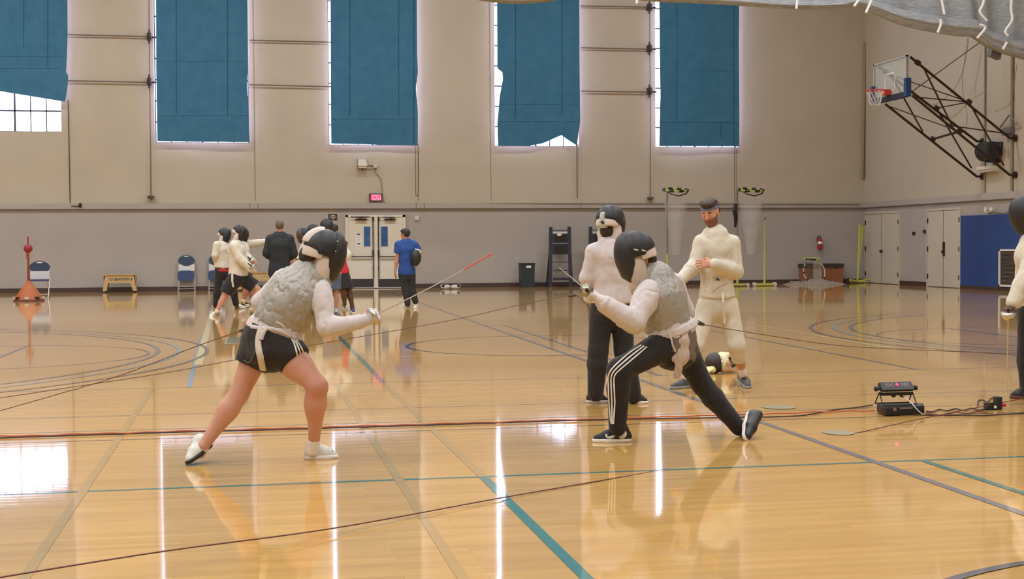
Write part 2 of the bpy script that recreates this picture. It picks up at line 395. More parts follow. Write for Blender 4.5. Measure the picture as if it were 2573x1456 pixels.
def text_on(s, size, c, ux, uz, name, m, parent, sx=1.0, depth=.004):
    V, F = text_mesh(s, size, depth); c, ux, uz = np.array(c, float), np.array(ux, float), np.array(uz, float); n = np.cross(ux, uz)
    return link_mesh(name, [c + ux * v[0] * sx + uz * v[1] + n * v[2] for v in V], F, m, parent)

# ---------------------------------------------------------------- main double door
d = bpy.data.objects.new('door_1', None); COL.objects.link(d); d.location = tuple(at(944, 722, YB)); d.location.z = 0; struct(d)
mb = MB()
for q in ((868, 540, 875, 724), (1012, 540, 1019, 724), (868, 540, 1019, 546)): wbox(mb, *q, 0, .06)
mb.build('door_frame', DWHITE, d)
wbox(MB(), 941, 545, 948, 724, .03, .075).build('centre_post', DWHITE, d)
for (x0, x1, gl, rod, side) in ((875, 941, (914, 930), 937, -1), (948, 1012, (957, 974), 951, 1)):
    lf = wbox(MB(), x0, 546, x1, 722.5, 0, .04).build('door_leaf', DWHITE, d)
    wbox(MB(), gl[0] - 1.5, 568, gl[1] + 1.5, 622, .04, .046).build('glass_bead', DWHITE, lf)
    wbox(MB(), gl[0], 570, gl[1], 619.5, .046, .05).build('glass_pane', BGLASS, lf)
    wbox(MB(), x0 + 2.5, 701, x1 - 2, 722, .04, .046).build('kick_plate', KICK, lf)
    m_ = MB(); wbox(m_, rod - 1, 545, rod + 1, 700, .05, .075); wbox(m_, rod - 2, 546, rod + 2, 556, .05, .09); wbox(m_, rod - 2, 629, rod + 2, 646, .05, .1); wbox(m_, rod - 1.6, 589, rod + 1.6, 591, .05, .09); wbox(m_, rod - 1.6, 672, rod + 1.6, 675, .05, .09)
    m_.build('latch_rod', BRONZE, lf)
    m_ = MB()
    if side < 0: wbox(m_, 881, 644, 937, 646.5, .09, .12); wbox(m_, 880.5, 633, 883, 646.5, .04, .12)
    else: wbox(m_, 951, 644, 1008, 646.5, .09, .12); wbox(m_, 1005.5, 633, 1008, 646.5, .04, .12)
    m_.build('panic_bar', BRONZE, lf)
    wbox(MB(), x0 + 7, 651, x1 - 8, 653.5, .04, .05).build('panel_rib', DWHITE2, lf)
    m_ = MB()
    if side < 0: wbox(m_, 893, 549.5, 921, 554.5, .05, .12); wbox(m_, 881, 544.5, 927, 546.5, .1, .13); m_.tube([wpt(896, 551, .11), wpt(915, 546, .12)], .012, 6)
    else: wbox(m_, 965.5, 549.5, 993, 554.5, .05, .12); wbox(m_, 961, 545.5, 991, 547.5, .1, .13); m_.tube([wpt(972, 551, .11), wpt(990, 547, .12)], .012, 6)
    m_.build('door_closer', BRONZE, lf)
    if side < 0:
        n_ = wbox(MB(), 894.5, 586, 908.5, 619, .04, .044).build('paper_notice', PAPER, lf)
        m_ = MB(); wbox(m_, 895.5, 587.5, 905, 590.5, .044, .046); wbox(m_, 897.5, 611.5, 905, 614.5, .044, .046)
        m_.build('notice_heading', BLACK, n_)
        m_ = MB()
        for k in range(6): wbox(m_, 897, 593 + k * 2.6, 906 - (k % 3), 593.7 + k * 2.6, .044, .0455)
        m_.build('notice_text', mat('grey_ink', rgb(176, 176, 180), .8), n_)
struct(wbox(MB(), 868, 722.5, 1019, 724.5, 0, .12).build('trim_20', mat('threshold_metal', rgb(196, 192, 184), .4, .5)))

# ---------------------------------------------------------------- things on the back wall
s = wbox(MB(), 825, 538.5, 847, 553.5, 0, .02).build('room_sign', mat('dark_sign', rgb(52, 48, 38), .5)); tag(s, 'small dark plaque with pale lines on the wall left of the white double doors', 'sign')
m_ = MB(); wbox(m_, 831, 541, 842, 543.5, .02, .024); wbox(m_, 828, 545.2, 845, 547.2, .02, .024); wbox(m_, 833.5, 549, 840, 551, .02, .024); m_.build('sign_lines', CREAM, s)
EX = mat('exit_face', rgb(250, 150, 180), .5, emit=rgb(255, 110, 160), estr=.75)
s = wbox(MB(), 927.5, 487, 960, 506.5, 0, .09).build('exit_sign', mat('exit_case', rgb(74, 62, 50), .5)); tag(s, 'lit pink and red exit sign above the white double doors', 'exit sign')
wbox(MB(), 931.5, 489.5, 957, 504, .09, .095).build('lit_face', EX, s)
text_on('EXIT', .17, wpt(944.3, 497, .1), (1, 0, 0), (0, 0, 1), 'exit_lettering', mat('exit_red', rgb(190, 20, 70), .5, emit=rgb(220, 20, 80), estr=.3), s, .95)
s = wbox(MB(), 896.5, 400.5, 922, 426, 0, .02).build('speaker_box', mat('beige_plate', rgb(150, 136, 122), .7)); tag(s, 'white wall speaker box on a beige plate above the double doors', 'speaker')
m_ = MB(); wbox(m_, 899.5, 402, 919, 410, .02, .2); wbox(m_, 898.5, 410, 921, 418, .02, .28); wbox(m_, 900, 418.5, 919.5, 423.5, .02, .24); m_.build('speaker_body', WHITE, s)
MB().tube([wpt(911, 424, .12), wpt(911, 427.5, .12)], .022, 8).build('knob', BLACK, s)
s = wbox(MB(), 938, 412.5, 947, 422, 0, .08).build('junction_box', CREAM); tag(s, 'small cream junction box between wall speaker and exit sign conduit', 'junction box')
MB().tube([wpt(921, 416.5, .1), wpt(932, 417.5, .1), wpt(939, 419, .05)], .016, 6).build('speaker_cable', BRONZE, s)
s = MB().tube([wpt(942, 422), wpt(943, 433), wpt(957, 449), wpt(962.5, 500), wpt(964, 507), wpt(970, 511), wpt(1400, 511.5, .09), wpt(1640, 512, .09), wpt(2160, 513.5, .09)], .013, 6).build('conduit', CONDUIT); tag(s, 'thin conduit running from the exit sign along the wall ledge', 'conduit')
s = wbox(MB(), 1041, 542.5, 1052.5, 553.5, 0, .05).build('thermostat', CREAM); tag(s, 'small cream thermostat box on the wall right of the double doors', 'thermostat')
wbox(MB(), 1043.5, 545, 1050, 549, .05, .06).build('dial_window', WHITE, s)

# window operator shafts: horizontal shaft, vertical rod, gear brackets
ROD = mat('operator_rod', rgb(120, 108, 96), .6, .3); CLAMP = mat('operator_gear', rgb(74, 66, 66), .5, .5)
def shaft(x0, y0, x1, y1, label, grp='window opener shafts across the upper wall'):
    s = MB().tube([wpt(x0, y0, .09), wpt(x1, y1, .09)], .02, 8).build('window_opener_shaft', ROD); tag(s, label, 'window opener', grp)
    for t in (.2, .8):
        px, py = x0 + (x1 - x0) * t, y0 + (y1 - y0) * t
        MB().tube([wpt(px, py, .09), wpt(px, py, 0)], .012, 6).build('bracket', ROD, s)
    return s
shaft(170, 87, 376, 92, 'upper opener shaft between the two leftmost curtains')
shaft(170, 203, 376, 207, 'lower opener shaft between the two leftmost curtains')
shaft(626, 101, 832, 106, 'upper opener shaft left of the curtain above the doors')
shaft(626, 213, 832, 218, 'lower opener shaft left of the curtain above the doors')
shaft(1459, 15, 1638, 18, 'highest opener shaft left of the rightmost curtain')
shaft(1459, 120, 1638, 124, 'middle opener shaft left of the rightmost curtain')
shaft(1459, 229, 1650, 232, 'lowest opener shaft left of the rightmost curtain')
def vrod(x, y0, y1, gears, label, foot):
    r = MB().tube([wpt(x, y0, .13), wpt(x + 3, y1, .13)], .012, 6).build('window_opener_rod', ROD); tag(r, label, 'window opener')
    for gy in gears:
        m_ = MB(); c = wpt(x, gy, .12); m_.box(c[0] - .06, c[0] + .06, YB - .2, YB, c[2] - .1, c[2] + .1); m_.tube([c + [0, 0, .2], c + [0, 0, -.2]], .03, 8); m_.tube([c + [0, 0, -.02], c + [.2, 0, -.02]], .03, 8); m_.ball((c[0], YB - .2, c[2]), .07, 10)
        m_.build('gear_bracket', CLAMP, r)
    c = wpt(foot[0], foot[1], .13); MB().lathe((c[0], c[1], c[2] - .05), [(.02, 0), (.09, .04), (.12, .09), (.02, .13)], 12).build('rod_foot', ROD, r)
    m_ = MB(); c = wpt(foot[0], foot[1], .13); m_.tube([c, [c[0], YB, c[2]]], .015, 6); m_.build('foot_bracket', ROD, r)
vrod(375, -120, 500, (92, 205), 'vertical window opener rod left of the second curtain', (379, 497))
vrod(1632, -120, 500, (18, 122, 229), 'vertical window opener rod left of the rightmost curtain', (1634, 500))
s = MB().tube([wpt(171, 252), wpt(173, 330), wpt(176, 505), wpt(177, 516), wpt(181, 518.5, .09), wpt(202, 518.5, .09)], .013, 6).build('drain_pipe', WIRE); tag(s, 'thin dark pipe dropping from the leftmost curtain to the wall ledge', 'pipe')
c = wpt(201.5, 516, .1); MB().ball(c, .05, 10, (.9, .9, 1.5)).build('valve', BLACK, s)
m_ = MB().tube([wpt(1846, 366, .17), wpt(1846, 470, .17), wpt(1846.5, 510, .1)], .009, 5).build('pull_cord', WIRE); tag(m_, 'single thin cord hanging from the rightmost curtain', 'cord')
def loop(x, y0, y1, w, label):
    s = MB().tube(catmull([wpt(x - w, y0, .2), wpt(x - w, (y0 + y1) / 2, .2), wpt(x - w * .8, y1 - 6, .2), wpt(x, y1, .2), wpt(x + w * .8, y1 - 6, .2), wpt(x + w, (y0 + y1) / 2, .2), wpt(x + w, y0, .2)], 4), .009, 5).build('pull_cord', WIRE); tag(s, label, 'cord')
loop(1047.5, 363, 492, 3.5, 'looped pull cord below the curtain above the double doors')
loop(1450.5, 363, 496, 1.6, 'narrow looped pull cord below the curtain with hooked up hem')

# ---------------------------------------------------------------- right wall
def rbox(mb, x0, y0, x1, y1, d0, d1, X=None):
    """box on the right wall; x0 nearer the far corner"""
    X = X or XR; a = atx(x0, (y0 + y1) / 2, X); b = atx(x1, (y0 + y1) / 2, X); xm = (x0 + x1) / 2
    return mb.box(X - d1, X - d0, b[1], a[1], atx(xm, y1, X)[2], atx(xm, y0, X)[2])
def rz(px, py): return atx(px, py, XR)[2]
PADB = mat('blue_wall_padding', rgb(36, 68, 128), .6, noise=.06, nscale=6, bump=.002, bscale=25)
for n, (x0, x1, xm, ytop, knob) in {'door_2': (2175.5, 2263, 2217, 534, 0), 'door_3': (2331.5, 2417, 2373, 527, 1)}.items():
    ya = atx(x0, 620, XR)[1]; yb = atx(x1, 620, XR)[1]; ym = atx(xm, 620, XR)[1]; zt = 2.26
    d = bpy.data.objects.new(n, None); COL.objects.link(d); d.location = (XR, ym, 0); struct(d)
    MB().box(XR - .05, XR, yb, ya, zt - .06, zt).build('door_frame', DWHITE2, d)
    m_ = MB().box(XR - .05, XR, ya - .06, ya, 0, zt - .06).box(XR - .05, XR, yb, yb + .06, 0, zt - .06); m_.build('door_frame', DWHITE2, d)
    for (q0, q1, hy) in ((ym + .015, ya - .065, ya - .07), (yb + .065, ym - .015, yb + .07)):
        lf = MB().box(XR - .035, XR, q0, q1, .02, zt - .07).build('door_leaf', DWHITE2, d)
        for hz in (.3, 1.1, 1.92): MB().box(XR - .06, XR - .03, hy - .02, hy + .02, hz - .07, hz + .07).build('hinge', BRONZE, lf)
    MB().box(XR - .03, XR, ym - .014, ym + .014, .02, zt - .07).build('centre_gap', BLACK, d)
    m_ = MB()
    if knob: m_.box(XR - .07, XR - .035, ym - .1, ym - .02, .9, 1.3)
    m_.tube([(XR - .03, ym - .06, 1.02), (XR - .11, ym - .06, 1.02)], .045, 10); m_.build('door_knob', BRONZE, d)
ypad0 = atx(2417.5, 620, XR)[1]
s = MB().box(XR - .05, XR, 20, ypad0, .1, 2.02).build('wall_padding', PADB); tag(s, 'large blue padded panel on the right wall beside the storage doors', 'wall padding')
yv = atx(2512, 680, XR - .06)[1]; zv0, zv1 = .12, 1.1
s = thing('vent_grille', (XR - .06, yv - .8, zv0), 'brown louvred vent with white frame low in the blue padding', 'vent')
m_ = MB()
for q in ((yv - 1.6, yv, zv1 - .05, zv1), (yv - 1.6, yv, zv0, zv0 + .05), (yv - .06, yv, zv0, zv1), (yv - 1.6, yv - 1.54, zv0, zv1)): m_.box(XR - .1, XR - .05, q[0], q[1], q[2], q[3])
m_.build('vent_frame', WHITE, s)
m_ = MB(); z = zv0 + .06
while z < zv1 - .06: m_.obox((XR - .07, yv - .8, z), (.012, 0, .008), (0, .74, 0), (-.002, 0, .003)); z += .035
m_.build('louvres', mat('vent_brown', rgb(104, 92, 84), .6), s)
MB().box(XR - .055, XR - .05, yv - 1.54, yv - .06, zv0 + .05, zv1 - .05).build('vent_back', BRONZE, s)
struct(MB().box(XR - .04, XR, atx(2331, 700, XR)[1], atx(2263.5, 700, XR)[1], 0, .13).build('baseboard_right', SKIRT))
struct(MB().box(XR - .06, XR, 15, ypad0, 0, .1).build('baseboard_corner', SKIRT))
for (px, py, l) in ((2297, 587, 'small brown wall hook left of the upper switch plate'), (2324, 582, 'small brown switch plate beside the second storage door')):
    s = rbox(MB(), px - 3, py - 4, px + 3, py + 4, 0, .03).build('switch_plate', BRONZE); tag(s, l, 'switch')
s = thing('emergency_light', atx(2488, 535, XR - .1), 'white emergency light with two lamp heads above the blue padding', 'emergency light')
rbox(MB(), 2482, 524, 2494, 534, 0, .1).build('lamp_body', WHITE, s)
for px in (2481, 2495):
    c = atx(px, 526, XR - .12); MB().lathe(c, [(.02, .05), (.05, 0), (.06, -.06), (.05, -.07)], 12, (1, 0, 0)).build('lamp_head', WHITE, s)
s = MB().tube([atx(2494, 533, XR - .03), atx(2525, 536, XR - .03), atx(2538, 528, XR - .03), atx(2541, 505, XR - .03)], .013, 6).build('conduit', CONDUIT); tag(s, 'conduit bending from emergency light up to the right wall ledge', 'conduit')

# ---------------------------------------------------------------- basketball goal swung up on wall struts
STRUT = mat('strut_brown', rgb(58, 44, 36), .5, .4)
g = thing('basketball_goal', atx(2510, 440, XR - .1), 'glass backboard basketball goal swung up on brown wall struts', 'basketball goal')
# wall ends (px) and board ends (px) with real stand-off; near truss and far truss
zb1, zb2 = 3.02, 4.08
yn = atx(2553, 440, XR)[1]; yfr = atx(2470, 445, XR)[1]
ux = 5.0   # horizontal reach of the arms from the wall
Xb = XR - 5.9
def S(px, py, Y): return at(px, py, Y)
A1 = np.array([XR, yn, zb1]); A2 = np.array([XR, yn, rz(2550, 348)]); B1_ = np.array([XR, yfr, rz(2470, 444)]); B2_ = np.array([XR, yfr, rz(2468, 356)])
Ea1 = S(2292, 240, yn - .0); Ea2 = S(2287, 143, yn - .0); Eb1 = S(2225, 262, yfr); Eb2 = S(2208, 168, yfr)
for a, b in ((A1, Ea1), (A2, Ea2), (B1_, Eb1), (B2_, Eb2)):
    k = a + (b - a) / np.linalg.norm(b - a) * .001
    MB().tube([a, a + [-.18, 0, 0], b], .034, 8).lathe(a, [(.09, 0), (.09, -.05)], 10, (1, 0, 0)).build('strut', STRUT, g)
def lerp(a, b, t): return a + (b - a) * t
def brace(a, b, r=.02, nm='brace'): MB().tube([a, b], r, 6).build(nm, STRUT, g)
for P1, P2, E1, E2 in ((A1, A2, Ea1, Ea2), (B1_, B2_, Eb1, Eb2)):
    brace(lerp(P2, E2, .88), lerp(P1, E1, .62), .022); brace(lerp(P2, E2, .45), lerp(P1, E1, .12), .022)
brace(lerp(A1, Ea1, .62), lerp(A2, Ea2, .05), .016); brace(lerp(A2, Ea2, .45), lerp(A1, Ea1, .98), .016)
brace(lerp(B1_, Eb1, .98), lerp(A1, Ea1, .55), .016); brace(lerp(B2_, Eb2, .9), lerp(A2, Ea2, .45), .016)
brace(lerp(B1_, Eb1, .52), lerp(A1, Ea1, .55), .03); brace(lerp(B2_, Eb2, .45), lerp(A2, Ea2, .45), .016)
for P1, E1, t in ((A1, Ea1, .55), (B1_, Eb1, .52), (A2, Ea2, .45), (A2, Ea2, .93), (B2_, Eb2, .45), (B2_, Eb2, .93)):
    MB().lathe(lerp(P1, E1, t), [(.07, -.06), (.07, .06)], 8, E1 - P1).build('clamp', STRUT, g)
# board: plane parallel to the right wall
bn = at(2283, 186, 32.9); XBd = bn[0]
def bp(px, py): return atx(px, py, XBd)
yN = bp(2280, 190)[1]; yF = bp(2196.5, 212)[1]; zTop = bp(2280, 138)[2]; zBot = zTop - .96
GL = pane_mat(); GL.name = 'backboard_glass'
gd = GL.node_tree.nodes.new('ShaderNodeBsdfDiffuse'); gd.inputs[0].default_value = (.62, .68, .66, 1); gx = GL.node_tree.nodes.new('ShaderNodeMixShader'); gx.inputs[0].default_value = .22
gm = [n for n in GL.node_tree.nodes if n.type == 'MIX_SHADER' and n != gx][0]; GL.node_tree.links.new(gm.outputs[0], gx.inputs[1]); GL.node_tree.links.new(gd.outputs[0], gx.inputs[2]); GL.node_tree.links.new(gx.outputs[0], GL.node_tree.nodes['Material Output'].inputs[0])
MB().box(XBd - .012, XBd + .012, yN + .04, yF - .04, zBot + .04, zTop - .04).build('backboard_glass', GL, g)
m_ = MB()
for q in ((yN, yN + .05, zBot, zTop), (yF - .05, yF, zBot, zTop), (yN, yF, zTop - .04, zTop), (yN, yF, zBot, zBot + .04)): m_.box(XBd - .03, XBd + .03, q[0], q[1], q[2], q[3])
m_.build('backboard_frame', mat('board_frame', rgb(176, 180, 182), .4, .3), g)
ymid = (yN + yF) / 2
m_ = MB()
for q in ((ymid - .3, ymid - .27, zBot + .15, zBot + .62), (ymid + .27, ymid + .3, zBot + .15, zBot + .62), (ymid - .3, ymid + .3, zBot + .59, zBot + .62), (ymid - .3, ymid + .3, zBot + .15, zBot + .18)): m_.box(XBd - .014, XBd - .0125, q[0], q[1], q[2], q[3])
m_.build('target_square', WHITE, g)
BPAD = mat('blue_edge_pad', rgb(34, 66, 120), .6)
MB().box(XBd - .07, XBd + .07, yN - .07, yN + .06, zBot - .08, zBot + .38).build('edge_padding', BPAD, g)
MB().box(XBd - .07, XBd + .07, yF - .06, yF + .07, zBot - .08, zBot + .38).build('edge_padding', BPAD, g)
MB().box(XBd - .07, XBd + .07, yN + .06, yF - .06, zBot - .09, zBot + .04).build('bottom_padding', mat('dark_pad', rgb(34, 40, 56), .6), g)
RIM = mat('rim_orange_red', rgb(216, 62, 44), .4)
m_ = MB(); rc = np.array([XBd - .42, ymid, zBot + .17])
m_.tube([rc + [.23 * math.cos(a), .23 * math.sin(a), 0] for a in np.linspace(0, 2 * math.pi, 25)], .014, 8, False)
m_.box(XBd - .2, XBd - .03, ymid - .12, ymid + .12, rc[2] - .12, rc[2] + .02); rim = m_.build('hoop_rim', RIM, g)
m_ = MB()
for k in range(12):
    for sgn in (-1, 1):
        a = 2 * math.pi * k / 12; pts = []
        for j in range(6):
            t = j / 5; aa = a + sgn * t * .8; r = .22 - .1 * t; pts.append(rc + [r * math.cos(aa), r * math.sin(aa), -.02 - .36 * t])
        m_.tube(pts, .005, 4)
m_.build('hoop_net', PAPER, rim)
# winch motor and its cable
s = thing('winch_motor', atx(2500, 392, XR - .2), 'dark electric winch motor mounted on right wall among the goal struts', 'winch')
mc = atx(2482, 380, XR - .28); MB().lathe(mc, [(.16, -.3), (.24, -.27), (.25, .1), (.27, .12), (.27, .2), (.2, .24)], 20, (0, 1, 0)).build('motor_housing', mat('motor_grey', rgb(52, 56, 58), .5, .3), s); MB().box(XR - .3, XR, mc[1] - .2, mc[1] + .1, mc[2] - .3, mc[2] - .2).build('motor_foot', BLACK, s)
rbox(MB(), 2493, 370, 2520, 392, .02, .34).build('gearbox', BLACK, s)
rbox(MB(), 2502, 375, 2513, 384, .34, .345).build('rating_plate', PAPER, s)
m_ = MB(); 
for px in (2506, 2515): m_.tube([atx(px, 370, XR - .2), atx(px, 357, XR - .2)], .06, 8)
m_.build('cable_drum', BLACK, s)
s = thing('power_box', atx(2493, 432, XR - .1), 'white power box with sloped lid below the winch motor', 'power box')
m_ = MB(); rbox(m_, 2475, 418, 2510, 426, 0, .25); m_.build('box_lid', WHITE, s); rbox(MB(), 2476, 426, 2511, 432, 0, .22).build('box_body', CREAM, s)
m_ = MB().tube([atx(2513, 320, XR - .05), atx(2537, 288, XR - .2), atx(2547, 300, XR - .2), atx(2547, 321, XR - .05)], .02, 6); rbox(m_, 2530, 322, 2550, 340, 0, .15); s = m_.build('cable_bracket', GREY); tag(s, 'bent grey cable bracket above the winch motor', 'bracket')
for i, (x, w, l) in enumerate(((2474, .025, 'thin wall conduit left of the winch motor'), (2543, .04, 'thick wall conduit right of the winch motor'))):
    a = atx(x, 470, XR - .03); s = MB().tube([(XR - w - .01, a[1], 2.62), (XR - w - .01, a[1], 8.8)], w, 8).build('conduit', CONDUIT); tag(s, l, 'conduit')
s = MB().tube([Ea1 + [0, 0, .1], at(2460, 108, 34.0)], .012, 6).build('hoist_cable', WIRE); tag(s, 'taut dark hoist cable rising from the goal to the divider curtain', 'cable')
def slack(pts, l):
    s = MB().tube(catmull([atx(*p, XR - .4) for p in pts], 6), .009, 5).build('slack_cable', CONDUIT); tag(s, l, 'cable', )
slack([(2434, 95), (2424, 160), (2400, 220), (2350, 262), (2300, 240), (2262, 190)], 'slack grey cable looping down behind the glass backboard')
slack([(2432, 95), (2418, 210), (2430, 290), (2425, 340)], 'slack grey cable hanging straight between the goal struts')
slack([(2556, 160), (2546, 220), (2534, 265), (2500, 280)], 'slack grey cable at the far right above the winch motor')
slack([(2480, 228), (2440, 252), (2400, 290), (2370, 300), (2345, 260)], 'slack grey cable looping through the middle of the struts')
s = MB().tube([at(2174, 105, YB - .06), at(2167, 448, YB - .06)], .045, 8).build('conduit', CONDUIT); tag(s, 'thick painted conduit running down the far corner', 'conduit')
# ---------------------------------------------------------------- rolled divider curtain under the ceiling
def net_mat():
    m = bpy.data.materials.new('divider_mesh_cloth'); m.use_nodes = True; nt = m.node_tree; N = nt.nodes.new; L = nt.links.new; p = nt.nodes['Principled BSDF']
    tc = N('ShaderNodeTexCoord'); mp = N('ShaderNodeMapping'); mp.inputs['Scale'].default_value = (5, 5, 22); L(tc.outputs['Object'], mp.inputs['Vector'])
    nz = N('ShaderNodeTexNoise'); nz.inputs['Scale'].default_value = 1.2; nz.inputs['Detail'].default_value = 4; L(mp.outputs[0], nz.inputs['Vector'])
    r = N('ShaderNodeValToRGB'); r.color_ramp.elements[0].color = (*rgb(134, 138, 142), 1); r.color_ramp.elements[1].color = (*rgb(156, 159, 162), 1); r.color_ramp.elements[0].position = .35; r.color_ramp.elements[1].position = .65
    L(nz.outputs['Fac'], r.inputs[0]); L(r.outputs[0], p.inputs['Base Color']); p.inputs['Roughness'].default_value = .9; return m
NET = net_mat(); WEB = mat('white_webbing', rgb(222, 222, 222), .8)
YD = 30.0
dv = thing('divider_curtain', at(1900, 20, YD), 'grey mesh gym divider curtain rolled up in a sagging bundle with white straps', 'divider curtain')
edge = [(-500, -40), (0, -20), (400, -34), (800, -18), (1150, -14), (1210, 0), (1290, 7), (1380, 3), (1440, -12), (1560, -6), (1640, 3), (1760, 8), (1860, 14), (1960, 22), (2060, 24), (2120, 20), (2152, 14), (2200, 35), (2260, 62), (2330, 80), (2400, 92), (2448, 96), (2480, 118), (2530, 138), (2573, 150), (2640, 168)]
thick = [26, 26, 26, 26, 26, 26, 26, 22, 20, 20, 20, 22, 22, 22, 22, 20, 20, 30, 38, 44, 46, 46, 44, 46, 48, 50]
E_ = catmull([np.array([a, b, t]) for (a, b), t in zip(edge, thick)], 5)
nR = 36; V = []; F = []
for i, q in enumerate(E_):
    c = at(q[0], q[1] - q[2] * .5, YD); rr = q[2] * .5 / FPX * YD
    for k in range(nR):
        a = 2 * math.pi * k / nR
        w = 1 + .1 * math.sin(5 * a + i * .05) + .09 * math.sin(11 * a + 1.3 + i * .02)
        V.append(c + np.array([0, rr * 1.2 * w * math.cos(a), rr * w * math.sin(a)]))
for i in range(len(E_) - 1):
    for k in range(nR): F.append((i * nR + k, i * nR + (k + 1) % nR, (i + 1) * nR + (k + 1) % nR, (i + 1) * nR + k))
link_mesh('rolled_bundle', V, F, NET, dv, True)
# cloth rising from the bundle to the ceiling
V = []; F = []; nv = 24
for i, q in enumerate(E_):
    c = at(q[0], q[1] - q[2] * .7, YD + .15)
    for j in range(nv + 1):
        t = j / nv; z = c[2] + (ZC - .02 - c[2]) * t
        V.append((c[0], c[1] + .06 * math.sin(i * .9 + t * 3) + .12 * math.sin(i * .23 + t * 7), z))
for i in range(len(E_) - 1):
    for j in range(nv): a = i * (nv + 1) + j; F.append((a, a + nv + 1, a + nv + 2, a + 1))
link_mesh('hanging_mesh', V, F, NET, dv, True)
for pts in ([(1600, 9), (1601, -10)], [(2001, 22), (2003, 4), (2006, -12)], [(2146, 16), (2162, -6)], [(2176, 32), (2190, 0)], [(2356, 82), (2364, 60), (2362, 48)], [(2373, 36), (2368, 10), (2362, -20)], [(2480, 52), (2462, 30), (2470, 10), (2476, -20)], [(2455, 96), (2476, 70), (2462, 62)], [(2520, 124), (2530, 106)], [(2533, 90), (2526, 78), (2543, 50), (2540, 20), (2544, -20)]):
    P = catmull([at(a, b, YD - .38) for a, b in pts], 5); m_ = MB()
    m_.tube(P, .03, 8)
    m_.build('strap', WEB, dv)
MB().obox(at(2499, 132, YD + .3), (.12, 0, -.05), (0, .1, 0), (.02, 0, .12)).build('bundle_hook', GREY, dv)

# ---------------------------------------------------------------- folding chairs along the wall
CBLUE = mat('blue_chair_pad', rgb(50, 66, 92), .6); CBLUE2 = mat('blue_seat_pad', rgb(54, 70, 112), .6); CFR = mat('chair_frame', rgb(188, 186, 182), .4, .4); CWH = mat('white_chair_panel', rgb(214, 214, 216), .5)
def oval_prism(mb, c, hw, hh, y0, y1, corner=.0, n=28, p=2.6):
    P = []
    for k in range(n):
        a = 2 * math.pi * k / n; ca, sa = math.cos(a), math.sin(a)
        P.append((c[0] + hw * abs(ca) ** (2 / p) * np.sign(ca), y0, c[1] + hh * abs(sa) ** (2 / p) * np.sign(sa)))
    mb.prism(P, (0, y1 - y0, 0))
def open_chair():
    t = thing('folding_chair', (0, 0, 0), '', 'chair'); w = .24
    m_ = MB(); oval_prism(m_, (0, .79), w + .03, .17, .2, .225, p=1.75); m_.build('backrest', CBLUE, t)
    m_ = MB(); oval_prism(m_, (0, .915), .08, .02, .19, .2); m_.build('grip_slot', WHITE, t)
    MB().obox((0, .18, .59), (w, 0, 0), (0, .005, 0), (0, 0, .1)).build('rear_panel', CWH, t)
    m_ = MB().obox((0, 0, .45), (w, 0, 0), (0, .2, 0), (0, 0, .02)); m_.build('seat', CBLUE2, t)
    for s in (-1, 1):
        MB().tube([(s * (w + .01), .23, .9), (s * (w + .015), .18, .5), (s * (w + .02), -.2, .0)], .012, 6).build('leg', CFR, t)
        MB().tube([(s * (w - .01), -.12, .45), (s * (w), .28, .0)], .012, 6).build('leg', CFR, t)
    MB().tube([(-w, -.14, .08), (w, -.14, .08)], .01, 6).build('stretcher', CFR, t)
    MB().tube([(-w, .22, .08), (w, .22, .08)], .01, 6).build('stretcher', CFR, t)
    return t
def folded_chair():
    t = thing('folding_chair', (0, 0, 0), '', 'chair'); w = .235
    m_ = MB(); oval_prism(m_, (0, .9), w, .16, -.04, -.01, p=1.8); m_.build('backrest', CBLUE, t)
    m_ = MB(); oval_prism(m_, (0, 1.02), .07, .015, -.045, -.04); m_.build('grip_slot', WHITE, t)
    MB().obox((0, -.02, .69), (w - .01, 0, 0), (0, .005, 0), (0, 0, .1)).build('rear_panel', CWH, t)
    m_ = MB(); oval_prism(m_, (-.02, .44), w, .16, -.07, -.03, p=4); m_.build('seat', CBLUE2, t)
    for s in (-1, 1):
        MB().tube([(s * w, -.02, .95), (s * (w + .01), 0, .5), (s * (w + .02), -.02, 0)], .012, 6).build('leg', CFR, t)
        MB().tube([(s * (w - .03), -.05, .55), (s * (w - .01), -.06, 0)], .012, 6).build('leg', CFR, t)
    for z in (.06, .13): MB().tube([(-w, -.04, z), (w, -.04, z)], .01, 6).build('stretcher', CFR, t)
    return t
oc = open_chair(); p = fl(98, 748); oc.location = (p[0], p[1], 0); oc['label'] = 'open folding chair with blue back standing behind the orange post'
fc = folded_chair(); fc.location = (wx(470, 728), YB - .18, 0); fc['label'] = 'folded blue folding chair leaning on the wall left of the fencers'; fc.rotation_euler = (math.radians(-5), 0, 0)
fc2 = copy_tree(fc); fc2.location = (wx(546, 728), YB - .18, 0); fc2['label'] = 'folded blue folding chair partly hidden behind the leftmost fencer'
for c_ in (oc, fc, fc2): c_['group'] = 'blue folding chairs along the back wall'

